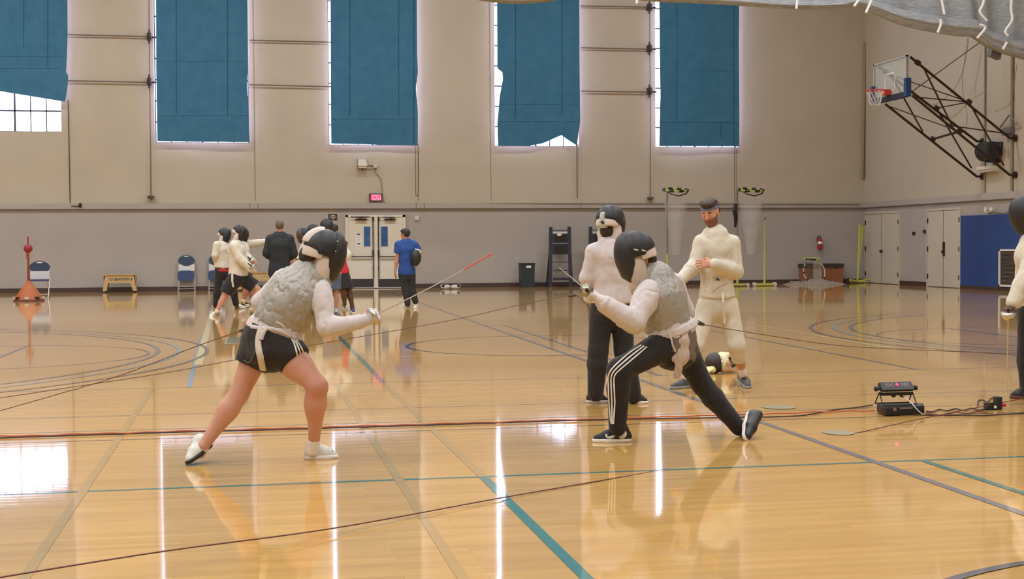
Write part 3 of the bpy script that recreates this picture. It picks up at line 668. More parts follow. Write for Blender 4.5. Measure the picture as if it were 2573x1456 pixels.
# ---------------------------------------------------------------- orange post with red ball
ORG = mat('orange_plastic', rgb(176, 98, 52), .6, noise=.08, nscale=20); RB = mat('red_ball_rubber', rgb(146, 44, 50), .5)
p = fl(73, 757); b = thing('ball_post', (p[0], p[1], 0), 'orange post with a red ball on a wide cone base at far left', 'training post')
def L_(x, y): return at(x, y, p[1])
u = 1 / FPX * p[1]; MB().lathe(p, [(36 * u, .0), (36 * u, .03), (34 * u, .05)], 28).build('base_ring', mat('dark_red_ring', rgb(110, 60, 50), .5), b)
MB().lathe(p, [(34 * u, .04), (30 * u, .12), (20 * u, .27), (8 * u, .42), (4.2 * u, .5)], 24).build('cone', ORG, b)
for a in range(0, 360, 45):
    m_ = MB().obox(p + [31 * u * math.cos(math.radians(a)), 31 * u * math.sin(math.radians(a)), .08], (.05, 0, 0), (0, .05, 0), (0, 0, .03)); m_.build('base_foot', BRONZE if a % 90 else CREAM, b)
MB().lathe(p, [(3.6 * u, .4), (2.8 * u, .9), (2.3 * u, 1.26)], 12).build('pole', mat('red_brown_post', rgb(138, 66, 46), .5), b)
MB().box(p[0] - .05, p[0] - .015, p[1] - .02, p[1] + .02, 1.02, 1.22).build('height_marker', ORG, b)
zc_ = L_(71, 625)[2]; MB().ball((p[0], p[1], zc_), 10.5 * u, 20).build('ball', RB, b)
MB().lathe((p[0], p[1], zc_ + 9 * u), [(1.7 * u, 0), (1.7 * u, 18 * u), (1.2 * u, 20 * u)], 10).build('top_rod', RB, b)

# ---------------------------------------------------------------- yellow wooden benches
WOODY = mat('pale_yellow_wood', rgb(196, 168, 116), .6, noise=.06, nscale=10)
def bench():
    t = thing('vaulting_bench', (0, 0, 0), '', 'bench')
    MB().box(-.44, .44, -.23, .23, .5, .52).build('top_board', mat('bench_top', rgb(196, 160, 104), .6), t)
    for y in (-.2, .17):
        m_ = MB().prism([(-.39, y, .5), (-.47, y, .04), (-.37, y, .04), (-.31, y, .27), (.31, y, .27), (.37, y, .04), (.47, y, .04), (.39, y, .5)], (0, .03, 0)); m_.build('side_panel', WOODY, t)
    for s in (-1, 1):
        MB().obox((s * .42, 0, .27), (.012, 0, 0), (0, .17, 0), (s * .03, 0, .2)).build('end_panel', mat('bench_end', rgb(172, 128, 82), .6), t)
        for y in (-.16, .16): MB().tube([(s * .4, y, 0.0), (s * .4, y, .045)], .03, 10).build('rubber_foot', BLACK, t)
    return t
bc = bench(); p = fl(305, 734)
LB = mat('dark_blue_ink', rgb(70, 66, 84), .7)
text_on('ADLU', .1, (-.19, -.205, .38), (1, 0, 0), (0, 0, 1), 'side_lettering', mat('faded_ink', rgb(130, 118, 122), .7), bc, .9)
text_on('BARTSON B', .1, (.12, -.205, .38), (1, 0, 0), (0, 0, 1), 'side_lettering', LB, bc, .9)
bc.location = (p[0], YB - .6, 0); bc['label'] = 'low yellow wooden bench with dark lettering, alone against the left wall'; bc['group'] = 'yellow wooden benches by the wall'
b2 = copy_tree(bc)
for ch in kids(b2):
    if ch.name.startswith('side_lettering'): bpy.data.objects.remove(ch)
b2.scale = (1.35, 1, 1.05); b2.location = (wx(650, 720), YB - .6, 0); b2['label'] = 'yellow wooden bench seen between the left fencers and the man in black'

# ---------------------------------------------------------------- dark storage bin and folding ladders
BIN = mat('dark_green_bin', rgb(36, 50, 48), .5); LAD = mat('dark_blue_ladder', rgb(44, 48, 60), .5)
pB = YB - .55
def B(px, py): return at(px, py, pB)
s = thing('storage_bin', (B(1323, 700)[0], pB, 0), 'tall dark green bin with a white tag near the wall, left of the ladders', 'bin')
x0, x1 = B(1306, 700)[0], B(1341, 700)[0]; zt = B(1323, 664)[2]
MB().prism([(x0 + .02, pB - .2, 0), (x1 - .02, pB - .2, 0), (x1, pB - .2, zt), (x0, pB - .2, zt)], (0, .4, 0)).build('bin_body', BIN, s)
MB().box(x0 - .01, x1 + .01, pB - .22, pB + .22, zt, zt + .03).build('bin_lid', BLACK, s)
c = B(1325, 668); MB().obox((c[0], pB - .215, c[2] - .03), (.07, 0, 0), (0, .006, 0), (0, 0, .035)).build('white_tag', PAPER, s)
def ladder(dx, label):
    t = thing('folding_ladder', (B(1410, 700)[0], pB, 0), label, 'ladder', 'dark folding ladders against the wall')
    def P(px, py, y=0): q = B(px, py); return np.array([q[0], pB + y, q[2]])
    for a in ((1384, 571, 1381, 718), (1430, 570, 1432, 718)):
        MB().bar(P(a[0], a[1]), [P(a[2], 700)[0], pB - .1, 0.0], .1, .05, (0, 1, 0)).build('side_rail', LAD, t)
    MB().bar(P(1386, 579), P(1429, 579), .03, .06, (0, 1, 0)).build('top_rail', LAD, t)
    MB().bar([P(1432, 600)[0], pB, P(1432, 600)[2]], [P(1444, 700)[0], pB + .38, 0], .06, .04, (0, 1, 0)).build('rear_leg', LAD, t)
    MB().bar([P(1384, 600)[0], pB, P(1432, 600)[2]], [P(1380, 700)[0], pB + .38, 0], .06, .04, (0, 1, 0)).build('rear_leg', LAD, t)
    for (y0, y1) in ((588, 611), (613, 640)):
        a, b = P(1387, y1), P(1429, y0); pn = MB().box(a[0], b[0], pB - .06, pB - .03, a[2], b[2]).build('step_panel', LAD, t)
        MB().box(a[0] + .07, b[0] - .07, pB - .065, pB - .06, a[2] + .04, b[2] - .03).build('panel_recess', BLACK, pn)
    for y in (659, 680): a = P(1391, y); b = P(1432, y); MB().box(a[0], b[0], pB - .09, pB + .02, a[2] - .012, a[2] + .012).build('rung', LAD, t)
    a = P(1391, 702); b = P(1434, 702); MB().box(a[0], b[0], pB - .12, pB + .02, a[2] - .03, a[2] + .04).build('rung', LAD, t)
    a = P(1389, 585); b = P(1424, 585); MB().box(a[0], b[0], pB - .07, pB - .05, a[2] - .012, a[2] + .012).build('light_strip', PAPER, t)
    a = P(1404, 590); oval = MB(); oval_prism(oval, (a[0], a[2]), .07, .04, pB - .085, pB - .065); oval.build('white_tag', PAPER, t)
    t.location.x += dx; return t
ladder(0, 'dark blue folding ladder fully in view beside the dark bin'); ladder(wx(1507, 700) - wx(1409, 700), 'dark folding ladder mostly hidden behind the masked standing fencer')

# ---------------------------------------------------------------- shoes lying by the wall
SHW = mat('white_shoe', rgb(214, 212, 208), .6)
for i, (px, l) in enumerate(((1120, 'white trainer lying by the wall, nearer the doors, of a pair'), (1145, 'white trainer lying by the wall, farther from the doors, of a pair'))):
    c = fl(px, 727); m_ = MB().ball((c[0], c[1], .07), .1, 14, (1.5, .6, .62)).ball((c[0] + .09 * (1 if i else -1), c[1], .09), .07, 12, (1.0, .7, .9)); s = m_.build('trainer', SHW, None, True); tag(s, l, 'shoe', 'pair of trainers by the wall')
    MB().ball((c[0] + .08 * (1 if i else -1), c[1] - .03, .1), .055, 10, (1, .7, .9)).build('shoe_opening', BLACK, s, True)

# ---------------------------------------------------------------- yellow hoop stands and training goals
YEL = mat('lime_yellow_paint', rgb(190, 194, 92), .45); NETW = mat('thin_white_net', rgb(200, 196, 190), .9, alpha=.28); YB2 = YB - 2.2
def hoopstand(xp, ytop, ring, label, base):
    b_ = at(xp, 715, YB2); t = thing('hoop_stand', (b_[0], YB2, 0), label, 'hoop stand', 'yellow hoop stands with hanging nets')
    zt = at(xp, ytop, YB2)[2]
    pole = MB().tube([(b_[0], YB2, .05), (b_[0], YB2, 1.0)], .032, 10).build('pole', YEL, t)
    MB().tube([(b_[0], YB2, 1.0), (b_[0], YB2, zt)], .022, 8).build('upper_pole', GREY, t)
    x0, x1 = at(ring[0], ytop, YB2)[0], at(ring[1], ytop, YB2)[0]; r = (x1 - x0) / 2; c = np.array([(x0 + x1) / 2, YB2 - r * .6, zt + .02])
    P = [c + [r * math.cos(a), r * .9 * math.sin(a), .05 * math.sin(a)] for a in np.linspace(0, 2 * math.pi, 33)]
    MB().tube(P, .028, 8, False).build('ring', YEL, t)
    m_ = MB()
    for k in range(0, 32, 4): m_.tube(P[k:k + 3], .04, 8)
    m_.tube([P[18], P[21] - [0, 0, .1], P[24] - [0, 0, .14], P[28] - [0, 0, .08], P[31]], .02, 6)
    m_.build('black_tape', BLACK, t)
    if base: m_ = MB().box(b_[0] - .32, b_[0] + .32, YB2 - .03, YB2 + .03, .03, .09).box(b_[0] - .03, b_[0] + .03, YB2 - .3, YB2 + .3, .03, .09); m_.build('base', YEL, t)
    for q in ((-.32, 0), (.32, 0)): MB().tube([(b_[0] + q[0], YB2 - .05, .05), (b_[0] + q[0], YB2 + .05, .05)], .05, 10).build('caster', CREAM, t)
    m_ = MB(); N_ = 14; V = []; F = []
    for j in range(2):
        for k in range(N_ + 1):
            a = 2 * math.pi * k / N_; rr = r * (.95 if j == 0 else .35); V.append((c[0] + rr * math.cos(a), c[1] + rr * math.sin(a), zt - .35 if j == 0 else zt - 1.9))
    for k in range(N_): F.append((k, k + 1, N_ + 2 + k, N_ + 1 + k))
    m_.add(V, F); m_.build('hanging_net', NETW, t, True); return t
hoopstand(1677, 480, (1662, 1722), 'yellow hoop stand with hanging net between the standing fencer and headband man', True)
hoopstand(1853, 480, (1850, 1910), 'yellow hoop stand with hanging net right behind the headband man', True)
b_ = at(1921, 716, YB2); t = thing('net_post', (b_[0], YB2, 0), 'slim yellow post with silver tip and wheeled base, standing alone', 'post')
MB().lathe((b_[0], YB2, .05), [(.035, 0), (.03, .8), (.02, 1.3), (.016, 1.95)], 10).build('pole', YEL, t); MB().ball((b_[0] + .02, YB2, 2.04), .035, 10).build('tip', GREY, t)
MB().box(b_[0] - .3, b_[0] + .3, YB2 - .03, YB2 + .03, .02, .09).build('base', YEL, t)
for q in (-.32, .32): MB().tube([(b_[0] + q, YB2 - .06, .06), (b_[0] + q, YB2 + .06, .06)], .06, 10).build('wheel', CREAM, t)
# folded yellow frames leaning in the corner
b_ = at(2155, 712, YB - .6); Yk = YB - .6
t = thing('folded_frame', (b_[0], Yk, 0), 'folded lime yellow metal frame standing upright in the corner', 'frame')
m_ = MB().tube([(b_[0], Yk, .1), at(2159, 620, Yk), at(2160, 563, Yk)], .035, 8); m_.build('tall_tube', YEL, t)
m_ = MB().tube([at(2160, 600, Yk), at(2164, 572, Yk), at(2168, 566, Yk), at(2166, 600, Yk), at(2158, 660, Yk)], .028, 8); m_.build('folded_tube', YEL, t)
m_ = MB().tube([at(2135, 704, Yk - .2), at(2155, 707, Yk), at(2198, 701, Yk + .1)], .03, 8).tube([at(2137, 708, Yk), at(2174, 708, Yk)], .03, 8); m_.build('base_tubes', YEL, t)
for q in ((2131, 703), (2130, 709)): MB().ball(at(*q, Yk - .1), .055, 10).build('wheel', BLACK, t)
# wooden box
BX = mat('reddish_brown_wood', rgb(150, 92, 62), .6, noise=.1, nscale=5); Yx = YB - .5
x0, x1 = at(2019, 690, Yx)[0], at(2120, 690, Yx)[0]; zt = at(2070, 663, Yx)[2]
t = thing('wooden_box', ((x0 + x1) / 2, Yx, 0), 'reddish brown wooden box with dark lid behind the netted hoop', 'box')
MB().box(x0 + .03, x1 - .02, Yx, YB - .05, .0, zt - .12).build('box_body', BX, t); MB().box(x0, x1, Yx - .03, YB - .05, zt - .12, zt).build('lid', mat('dark_lid', rgb(62, 52, 46), .6), t)
c = at(2100, 674, Yx); MB().box(c[0] - .05, c[0] + .05, Yx - .006, Yx, c[2] - .015, c[2] + .015).build('hand_hole', BLACK, t)
# net hoop leaning before it, with slack netting on the floor
Yh = YB - 1.2; c = at(2046, 688, Yh); c[2] = .39
t = thing('netted_hoop', (c[0], Yh, 0), 'white and yellow hoop with a net standing on heaped netting', 'hoop')
P = [np.array([c[0] + .35 * math.cos(a), Yh + .12 * math.sin(a), c[2] + .37 * math.sin(a)]) for a in np.linspace(0, 2 * math.pi, 41)]
MB().tube(P, .018, 8, False).build('hoop_ring', mat('pale_yellow_ring', rgb(206, 206, 160), .5), t)
r2 = [np.array([c[0] - .05 + .27 * math.cos(a), Yh + .1 + .2 * math.sin(a), c[2] + .41 + .03 * math.sin(a)]) for a in np.linspace(0, 2 * math.pi, 25)]
MB().tube(r2, .018, 6, False).build('upper_ring', YEL, t); MB().tube(r2[14:20], .024, 6).build('black_tape', BLACK, t)
m_ = MB()
for k in (6, 14, 17, 20, 24, 30, 36): m_.tube(P[k:k + 2], .022, 6)
m_.build('dark_joints', BLACK, t)
def net_patch(xa, xb, zt_, zb_, n=9, r=.004, m=None, y=0.0):
    m_ = MB()
    for k in range(n):
        u = k / (n - 1); m_.tube([(c[0] + xa + (xb - xa) * u, Yh + .08, zt_), (c[0] + xa * 1.1 + (xb - xa) * u * 1.15, Yh + .02, zb_)], r, 4)
    for k in range(10):
        z = zt_ + (zb_ - zt_) * k / 9; m_.tube([(c[0] + xa, Yh + .05, z), (c[0] + xb, Yh + .05, z - .03)], r, 4)
    return m_
net_patch(-.2, .0, .68, .04, 8, .004).build('net', mat('reddish_net', rgb(120, 84, 74), .8), t); net_patch(0, .24, .72, .02, 12, .007).build('net', mat('pale_net', rgb(188, 182, 172), .8), t); net_patch(-.34, .34, .6, .05, 20, .003).build('net', mat('grey_net', rgb(150, 140, 132), .8), t)
for q, l in ((((-.9, .95), .16), 'heap of pale netting spread under the netted hoop'), ):
    V = []; F = []; n1, n2 = 40, 10; rr = random.Random(3)
    for i in range(n1 + 1):
        for j in range(n2 + 1):
            u = i / n1; v = j / n2; x = c[0] - .95 + 1.9 * u; e = math.sin(math.pi * u) ** .6 * math.sin(math.pi * v) ** .8
            V.append((x, Yh - .35 + .7 * v, .002 + e * (.05 + .1 * rr.random() + .1 * math.exp(-((u - .55) / .13) ** 2))))
    for i in range(n1):
        for j in range(n2): a = i * (n2 + 1) + j; F.append((a, a + n2 + 1, a + n2 + 2, a + 1))
    s = link_mesh('netting', V, F, mat('heaped_net', rgb(164, 152, 140), .9, bump=.01, bscale=60)); tag(s, l, 'netting', kind='stuff')
s = MB().tube([at(1985, 708, Yh), at(2000, 709, Yh), at(2012, 711, Yh)], .015, 6).build('spare_pole', CREAM); 
s.data.transform(Matrix.Translation((0, 0, 0))); tag(s, 'short white pole lying on the floor left of the netting', 'pole')
# fire extinguisher
FX = YB - .12; c = at(2060, 628, FX)
t = thing('fire_extinguisher', (c[0], FX, c[2]), 'red fire extinguisher hanging on the back wall near the corner', 'fire extinguisher')
z0 = c[2]; MB().lathe((c[0], FX, z0), [(.05, 0), (.075, .02), (.075, .3), (.06, .36), (.025, .4)], 16).build('cylinder', mat('extinguisher_red', rgb(160, 30, 34), .35), t)
MB().lathe((c[0], FX, z0 + .18), [(.077, 0), (.077, .09)], 16).build('white_label', PAPER, t)
MB().obox((c[0], FX, z0 + .43), (.03, 0, 0), (0, .02, 0), (0, 0, .03)).bar((c[0], FX, z0 + .45), (c[0] - .09, FX, z0 + .47), .02, .012).build('valve_handle', GREY, t)
MB().tube(catmull([(c[0], FX, z0 + .42), (c[0] - .09, FX - .02, z0 + .4), (c[0] - .1, FX - .02, z0 + .2)], 5), .01, 6).build('hose', BLACK, t)
MB().box(c[0] - .03, c[0] + .03, FX + .05, YB, z0 + .2, z0 + .35).build('wall_bracket', GREY, t)
b_ = at(1853, 540, YB2 - .04); s = MB().tube([at(1848, 512, YB2 - .06), at(1846, 530, YB2 - .07), at(1849, 548, YB2 - .06), at(1847, 572, YB2 - .06)], [.05, .07, .06, .03], 8).build('black_pouch', BLACK); tag(s, 'long black strap bundle hanging on the stand behind the headband man', 'strap')
# ---------------------------------------------------------------- smooth bodies: distance fields turned into one continuous surface
def nrm(v): v = np.array(v, float); return v / (np.linalg.norm(v) + 1e-12)
_lat = np.random.RandomState(5).rand(32, 32, 32)
def vnoise(P):
    Q = np.floor(P).astype(int); f = P - Q; f = f * f * (3 - 2 * f); out = 0
    for dx in (0, 1):
        for dy in (0, 1):
            for dz in (0, 1):
                w = (f[:, 0] if dx else 1 - f[:, 0]) * (f[:, 1] if dy else 1 - f[:, 1]) * (f[:, 2] if dz else 1 - f[:, 2])
                out = out + w * _lat[(Q[:, 0] + dx) % 32, (Q[:, 1] + dy) % 32, (Q[:, 2] + dz) % 32]
    return out
class Sdf:
    def __init__(s, vox=.008): s.vox = vox; s.p = []; s.lo = np.full(3, 1e9); s.hi = -s.lo; s.clips = []
    def _grow(s, a, r): s.lo = np.minimum(s.lo, np.array(a) - r); s.hi = np.maximum(s.hi, np.array(a) + r)
    def cone(s, a, b, ra, rb=None, k=.02, n=None, e=1.0, clip=None, sub=False):
        """rounded cone from a to b; n,e flatten it along direction n by factor e; clip = [(point, outward normal)]"""
        rb = ra if rb is None else rb; a = np.array(a, float); b = np.array(b, float)
        lo = np.minimum(a - ra, b - rb); hi = np.maximum(a + ra, b + rb)
        if not sub: s._grow(lo, 0); s._grow(hi, 0)
        s.p.append((a, b, ra, rb, k, None if n is None else nrm(n), e, clip, sub, lo, hi)); return s
    def ell(s, c, F, U, r, k=.02, clip=None, sub=False):
        """ellipsoid; F,U orthonormal axes, r = radii along F, U and their cross product"""
        c = np.array(c, float); F = nrm(F); U = nrm(np.array(U) - F * np.dot(U, F)); Lx = np.cross(F, U); R = max(r)
        if not sub: s._grow(c - R, 0); s._grow(c + R, 0)
        s.p.append(('e', c, np.array([F, U, Lx]), np.array(r, float), k, clip, sub, c - R, c + R)); return s
    def chain(s, pts, rads, k=.02, **kw):
        for i in range(len(pts) - 1): s.cone(pts[i], pts[i + 1], rads[i], rads[i + 1], k=k, **kw)
        return s
    def field(s, lo, nx, ny, nz):
        h = s.vox; D = np.full((nx, ny, nz), .5, np.float32)
        for q in s.p:
            isE = isinstance(q[0], str); k = q[4]; plo, phi = q[-2], q[-1]; m = k + 3 * h
            i0 = np.maximum(np.floor((plo - m - lo) / h).astype(int), 0); i1 = np.minimum(np.ceil((phi + m - lo) / h).astype(int) + 1, (nx, ny, nz))
            if (i1 <= i0).any(): continue
            X = (lo[0] + h * np.arange(i0[0], i1[0]))[:, None, None]; Y = (lo[1] + h * np.arange(i0[1], i1[1]))[None, :, None]; Z = (lo[2] + h * np.arange(i0[2], i1[2]))[None, None, :]
            if isE:
                _, c, A, r, k, clip, sub, _, _ = q
                g = [(A[t][0] * (X - c[0]) + A[t][1] * (Y - c[1]) + A[t][2] * (Z - c[2])) / r[t] for t in range(3)]
                l = np.sqrt(g[0] ** 2 + g[1] ** 2 + g[2] ** 2); d = (l - 1) * min(r) * .5 + (l - 1) * l / np.sqrt((g[0] / r[0]) ** 2 + (g[1] / r[1]) ** 2 + (g[2] / r[2]) ** 2 + 1e-9) * .5
            else:
                a, b, ra, rb, k, n, e, clip, sub, _, _ = q
                x, y, z = X - a[0], Y - a[1], Z - a[2]; ba = b - a
                if n is not None and e != 1:
                    dn = (x * n[0] + y * n[1] + z * n[2]) * (e - 1); x = x + dn * n[0]; y = y + dn * n[1]; z = z + dn * n[2]; ba = ba + n * np.dot(ba, n) * (e - 1)
                t = np.clip((x * ba[0] + y * ba[1] + z * ba[2]) / (np.dot(ba, ba) + 1e-12), 0, 1)
                d = np.sqrt((x - t * ba[0]) ** 2 + (y - t * ba[1]) ** 2 + (z - t * ba[2]) ** 2) - (ra + (rb - ra) * t)
            if clip:
                for (cp, cn) in clip:
                    cn = nrm(cn); d = np.maximum(d, (X - cp[0]) * cn[0] + (Y - cp[1]) * cn[1] + (Z - cp[2]) * cn[2])
            S_ = D[i0[0]:i1[0], i0[1]:i1[1], i0[2]:i1[2]]
            if sub: d = -d; hh = np.clip(.5 - .5 * (S_ - d) / k, 0, 1); S_[...] = S_ * (1 - hh) + d * hh + k * hh * (1 - hh)
            else: hh = np.clip(.5 + .5 * (S_ - d) / k, 0, 1); S_[...] = d * hh + S_ * (1 - hh) - k * hh * (1 - hh)
        for (cp, cn) in s.clips:
            cn = nrm(cn); X = (lo[0] + h * np.arange(nx))[:, None, None]; Y = (lo[1] + h * np.arange(ny))[None, :, None]; Z = (lo[2] + h * np.arange(nz))[None, None, :]
            D = np.maximum(D, (X - cp[0]) * cn[0] + (Y - cp[1]) * cn[1] + (Z - cp[2]) * cn[2])
        return D
    def mesh(s):
        h = s.vox; lo = s.lo - 4 * h; n = np.ceil((s.hi + 4 * h - lo) / h).astype(int) + 1
        D = s.field(lo, *n); S = D < 0
        nx, ny, nz = n - 1
        cnt = np.zeros((nx, ny, nz), np.int8)
        C = [(i, j, k) for i in (0, 1) for j in (0, 1) for k in (0, 1)]
        for (i, j, k) in C: cnt += S[i:i + nx, j:j + ny, k:k + nz]
        act = (cnt > 0) & (cnt < 8); I = np.argwhere(act); idx = np.full((nx, ny, nz), -1, np.int32); idx[act] = np.arange(len(I))
        acc = np.zeros((len(I), 3)); num = np.zeros(len(I))
        E = [(a, b) for ai, a in enumerate(C) for b in C[ai + 1:] if sum(abs(a[t] - b[t]) for t in range(3)) == 1]
        val = {c: D[I[:, 0] + c[0], I[:, 1] + c[1], I[:, 2] + c[2]].astype(float) for c in C}
        for a, b in E:
            va, vb = val[a], val[b]; m = (va < 0) != (vb < 0); t = np.where(m, va / (va - vb + 1e-20), 0)
            acc += m[:, None] * (np.array(a) + t[:, None] * (np.array(b) - np.array(a))); num += m
        V = lo + h * (I + acc / num[:, None]); Fs = []
        for ax in range(3):
            o = [(ax + 1) % 3, (ax + 2) % 3]; sl0 = [slice(1, m_) for m_ in (nx, ny, nz)]; sl1 = list(sl0); sl0[ax] = slice(0, (nx, ny, nz)[ax]); sl1[ax] = slice(1, (nx, ny, nz)[ax] + 1)
            A, B_ = S[tuple(sl0)], S[tuple(sl1)]; ch = np.argwhere(A != B_)
            base = ch.copy(); base[:, o[0]] += 1; base[:, o[1]] += 1
            flip = A[tuple(ch.T)]
            q = []
            for (d0, d1) in ((0, 0), (-1, 0), (-1, -1), (0, -1)):
                cc = base.copy(); cc[:, o[0]] += d0; cc[:, o[1]] += d1; q.append(idx[tuple(cc.T)])
            q = np.array(q).T; q = np.where(flip[:, None], q, q[:, ::-1]); Fs.append(q)
        F = np.vstack(Fs); F = F[(F >= 0).all(1)]
        return V, F
def vnormals(V, F):
    n = np.cross(V[F[:, 2]] - V[F[:, 0]], V[F[:, 3]] - V[F[:, 1]]); N = np.zeros_like(V)
    for i in range(4): np.add.at(N, F[:, i], n)
    return N / (np.linalg.norm(N, axis=1, keepdims=True) + 1e-12)
def relax(V, F, it=2):
    for _ in range(it):
        A = np.zeros_like(V); c = np.zeros(len(V))
        for i in range(4):
            np.add.at(A, F[:, i], V[F[:, (i + 1) % 4]] + V[F[:, (i + 3) % 4]]); np.add.at(c, F[:, i], 2)
        V = V * .5 + .5 * A / c[:, None]
    return V
def solid(sdf, name, m, parent, wr=0.0, wscale=9.0, ridge=True, paint=None, base=None, it=2, ani=(1.5, 1.5, .62), keep=False):
    V, F = sdf.mesh(); V = relax(V, F, it)
    if wr:
        N = vnormals(V, F); P = V * wscale * np.array(ani) + 50
        q = vnoise(P) * .65 + vnoise(P * 2.1 + 7) * .35
        if ridge: q = .3 * (2 * vnoise(P * .6 + 3) - 1) - np.exp(-((2 * q - 1) / .15) ** 2) * .7 + .2
        else: q = 2 * q - 1
        V = V + N * (wr * q)[:, None]
    cols = None
    if base is not None:
        cols = np.tile(np.array(base, float), (len(V), 1))
        for (c, r, col, soft) in (paint or []):
            d = np.linalg.norm(V - np.array(c), axis=1); w = np.clip((r + soft - d) / (soft + 1e-6), 0, 1)[:, None]; cols = cols * (1 - w) + np.array(col) * w
    o = link_mesh(name, V, F, m, parent, True, cols=cols)
    if keep: o_ = BVHTree.FromPolygons([Vector(v) for v in V], [tuple(int(i) for i in f) for f in F]); return o, o_
    return o
def hit(bvh, px, py):
    d = ray(px, py); d = d / np.linalg.norm(d); h = bvh.ray_cast(Vector(CP), Vector(d))
    return (np.array(h[0]), np.array(h[1])) if h[0] is not None else (None, None)
def ribbon(bvh, path, w, name, m, parent, off=.003, steps=10, across=3):
    """cloth tape or ink lying on a surface: path of photo points found on that surface, width w in metres"""
    P = catmull([np.array([*q, 0.0]) for q in path], steps) if len(path) > 2 else [np.array([path[0][0] + (path[1][0] - path[0][0]) * t, path[0][1] + (path[1][1] - path[0][1]) * t, 0]) for t in np.linspace(0, 1, steps)]
    H = []
    for q in P:
        p, n = hit(bvh, q[0], q[1])
        if p is not None: H.append((p, n))
    if len(H) < 2: return None
    V = []; F = []
    for i, (p, n) in enumerate(H):
        a = H[max(i - 1, 0)][0]; b = H[min(i + 1, len(H) - 1)][0]; t = nrm(b - a); s_ = nrm(np.cross(t, n))
        for j in range(across):
            x = p + s_ * w * (j / (across - 1) - .5); r = bvh.find_nearest(Vector(x))
            y = np.array(r[0]); nn = np.array(r[1]); V.append(y + nn * off)
        for j in range(across): V.append(V[-across] - np.array(H[i][1]) * off * 1.5 if j == 0 else V[-across] - np.array(H[i][1]) * off * 1.5)
    q = 2 * across
    for i in range(len(H) - 1):
        a, b = i * q, (i + 1) * q
        for j in range(across - 1): F.append((a + j, a + j + 1, b + j + 1, b + j)); F.append((a + across + j, b + across + j, b + across + j + 1, a + across + j + 1))
        F.append((a, b, b + across, a + across)); F.append((a + across - 1, a + q - 1, b + q - 1, b + across - 1))
    return link_mesh(name, V, F, m, parent, True)

# ---------------------------------------------------------------- people
SKIN = {k: rgb(*v) for k, v in dict(fair=(196, 146, 126), tan=(178, 126, 102), brown=(92, 62, 48), olive=(196, 142, 116)).items()}
SKM = mat('skin', (1, 1, 1), .5, vcol=True, bump=.0006, bscale=120, spec=.35)
JW = mat('white_fencing_cloth', rgb(198, 190, 190), .85, noise=.025, nscale=14, bump=.003, bscale=38); JC = mat('cream_fencing_cloth', rgb(202, 195, 179), .85, noise=.025, nscale=14, bump=.003, bscale=38)
LAME = mat('grey_metallic_cloth', rgb(158, 155, 148), .55, .3, noise=.05, nscale=26, bump=.0035, bscale=42)
BLK = mat('black_cloth', rgb(30, 28, 30), .85, bump=.003, bscale=30, sheen=.1); MBL = mat('black_mask_mesh', rgb(32, 32, 34), .5, .0, bump=.0006, bscale=300)
MPD = mat('black_mask_pad', rgb(26, 26, 30), .5); BIB = mat('white_bib_cloth', rgb(204, 194, 188), .75, noise=.05, nscale=20, bump=.002, bscale=40); SOCK = mat('white_sock', rgb(226, 222, 220), .85, bump=.002, bscale=90)
HAIRD = mat('dark_hair', rgb(40, 32, 30), .6, noise=.3, nscale=40, bump=.004, bscale=70)
def arm(s, sh, el, wr, r=(.052, .045, .03), inf=0., k=.03, to=1.0):
    m = lerp(np.array(el), np.array(wr), .3); e = lerp(np.array(el), np.array(wr), to)
    s.cone(sh, el, r[0] + inf, r[1] - .004 + inf, k); s.cone(el, m, r[1] - .004 + inf, r[1] - .003 + inf, k); s.cone(m, e, r[1] - .003 + inf, r[1] + (r[2] - r[1]) * to + inf, k)
def leg(s, hip, kn, an, r=(.088, .056, .038), inf=0., k=.03):
    hip, kn, an = map(lambda q: np.array(q, float), (hip, kn, an)); bk = lerp(kn, an, .3)
    s.cone(hip, kn, r[0] + inf, r[1] + inf, k); s.cone(kn, bk, r[1] - .003 + inf, r[1] - .001 + inf, k); s.cone(bk, an, r[1] - .001 + inf, r[2] + inf, k)
def hand(s, wr, d, pn, th, curl=(.5, .6, .4), sc=1.0, glove=0.0, spread=.09, thumb=.6):
    """wrist, finger direction, palm normal (palm faces it), thumb side"""
    d = nrm(d); pn = nrm(np.array(pn) - d * np.dot(pn, d)); t = nrm(np.array(th) - d * np.dot(th, d) - pn * np.dot(th, pn)); wr = np.array(wr, float)
    g = glove; kn = wr + d * .088 * sc
    s.cone(wr, wr + d * .035 * sc, .024 * sc + g, .03 * sc + g, .015, pn, 1.3)
    for o in (-.028, -.009, .01, .028): s.cone(wr + d * .03 * sc + t * o * .7 * sc, kn + t * o * sc, .014 * sc + g, .0125 * sc + g, .012)
    L = (.03, .044, .048, .042)
    for i, o in enumerate((-.03, -.01, .01, .03)):
        p = kn + t * o * sc; dd = nrm(d + t * (i - 1.5) * spread); l = (.032, .041, .045, .04)[i] * sc; ang = 0
        for j, ll in enumerate((l, l * .68, l * .55)):
            ang += curl[j] * (1 + .06 * (1.5 - i)); q = p + (dd * math.cos(ang) + pn * math.sin(ang)) * ll
            s.cone(p, q, (.0098 - j * .0012) * sc + g * .7, (.0088 - j * .0012) * sc + g * .7, .004); p = q
    p = wr + d * .03 * sc + t * .024 * sc; q = p + nrm(t * .8 + d * .7 + pn * .35) * .042 * sc; s.cone(p, q, .015 * sc + g, .0115 * sc + g * .8, .01)
    q2 = q + nrm(d * .85 + t * (.4 - thumb * .6) + pn * thumb) * .032 * sc; s.cone(q, q2, .0108 * sc + g * .8, .0095 * sc + g * .7, .005); q3 = q2 + nrm(d * .8 - t * .2 * thumb + pn * thumb) * .024 * sc; s.cone(q2, q3, .0095 * sc + g * .7, .008 * sc + g * .6, .004)
    return kn
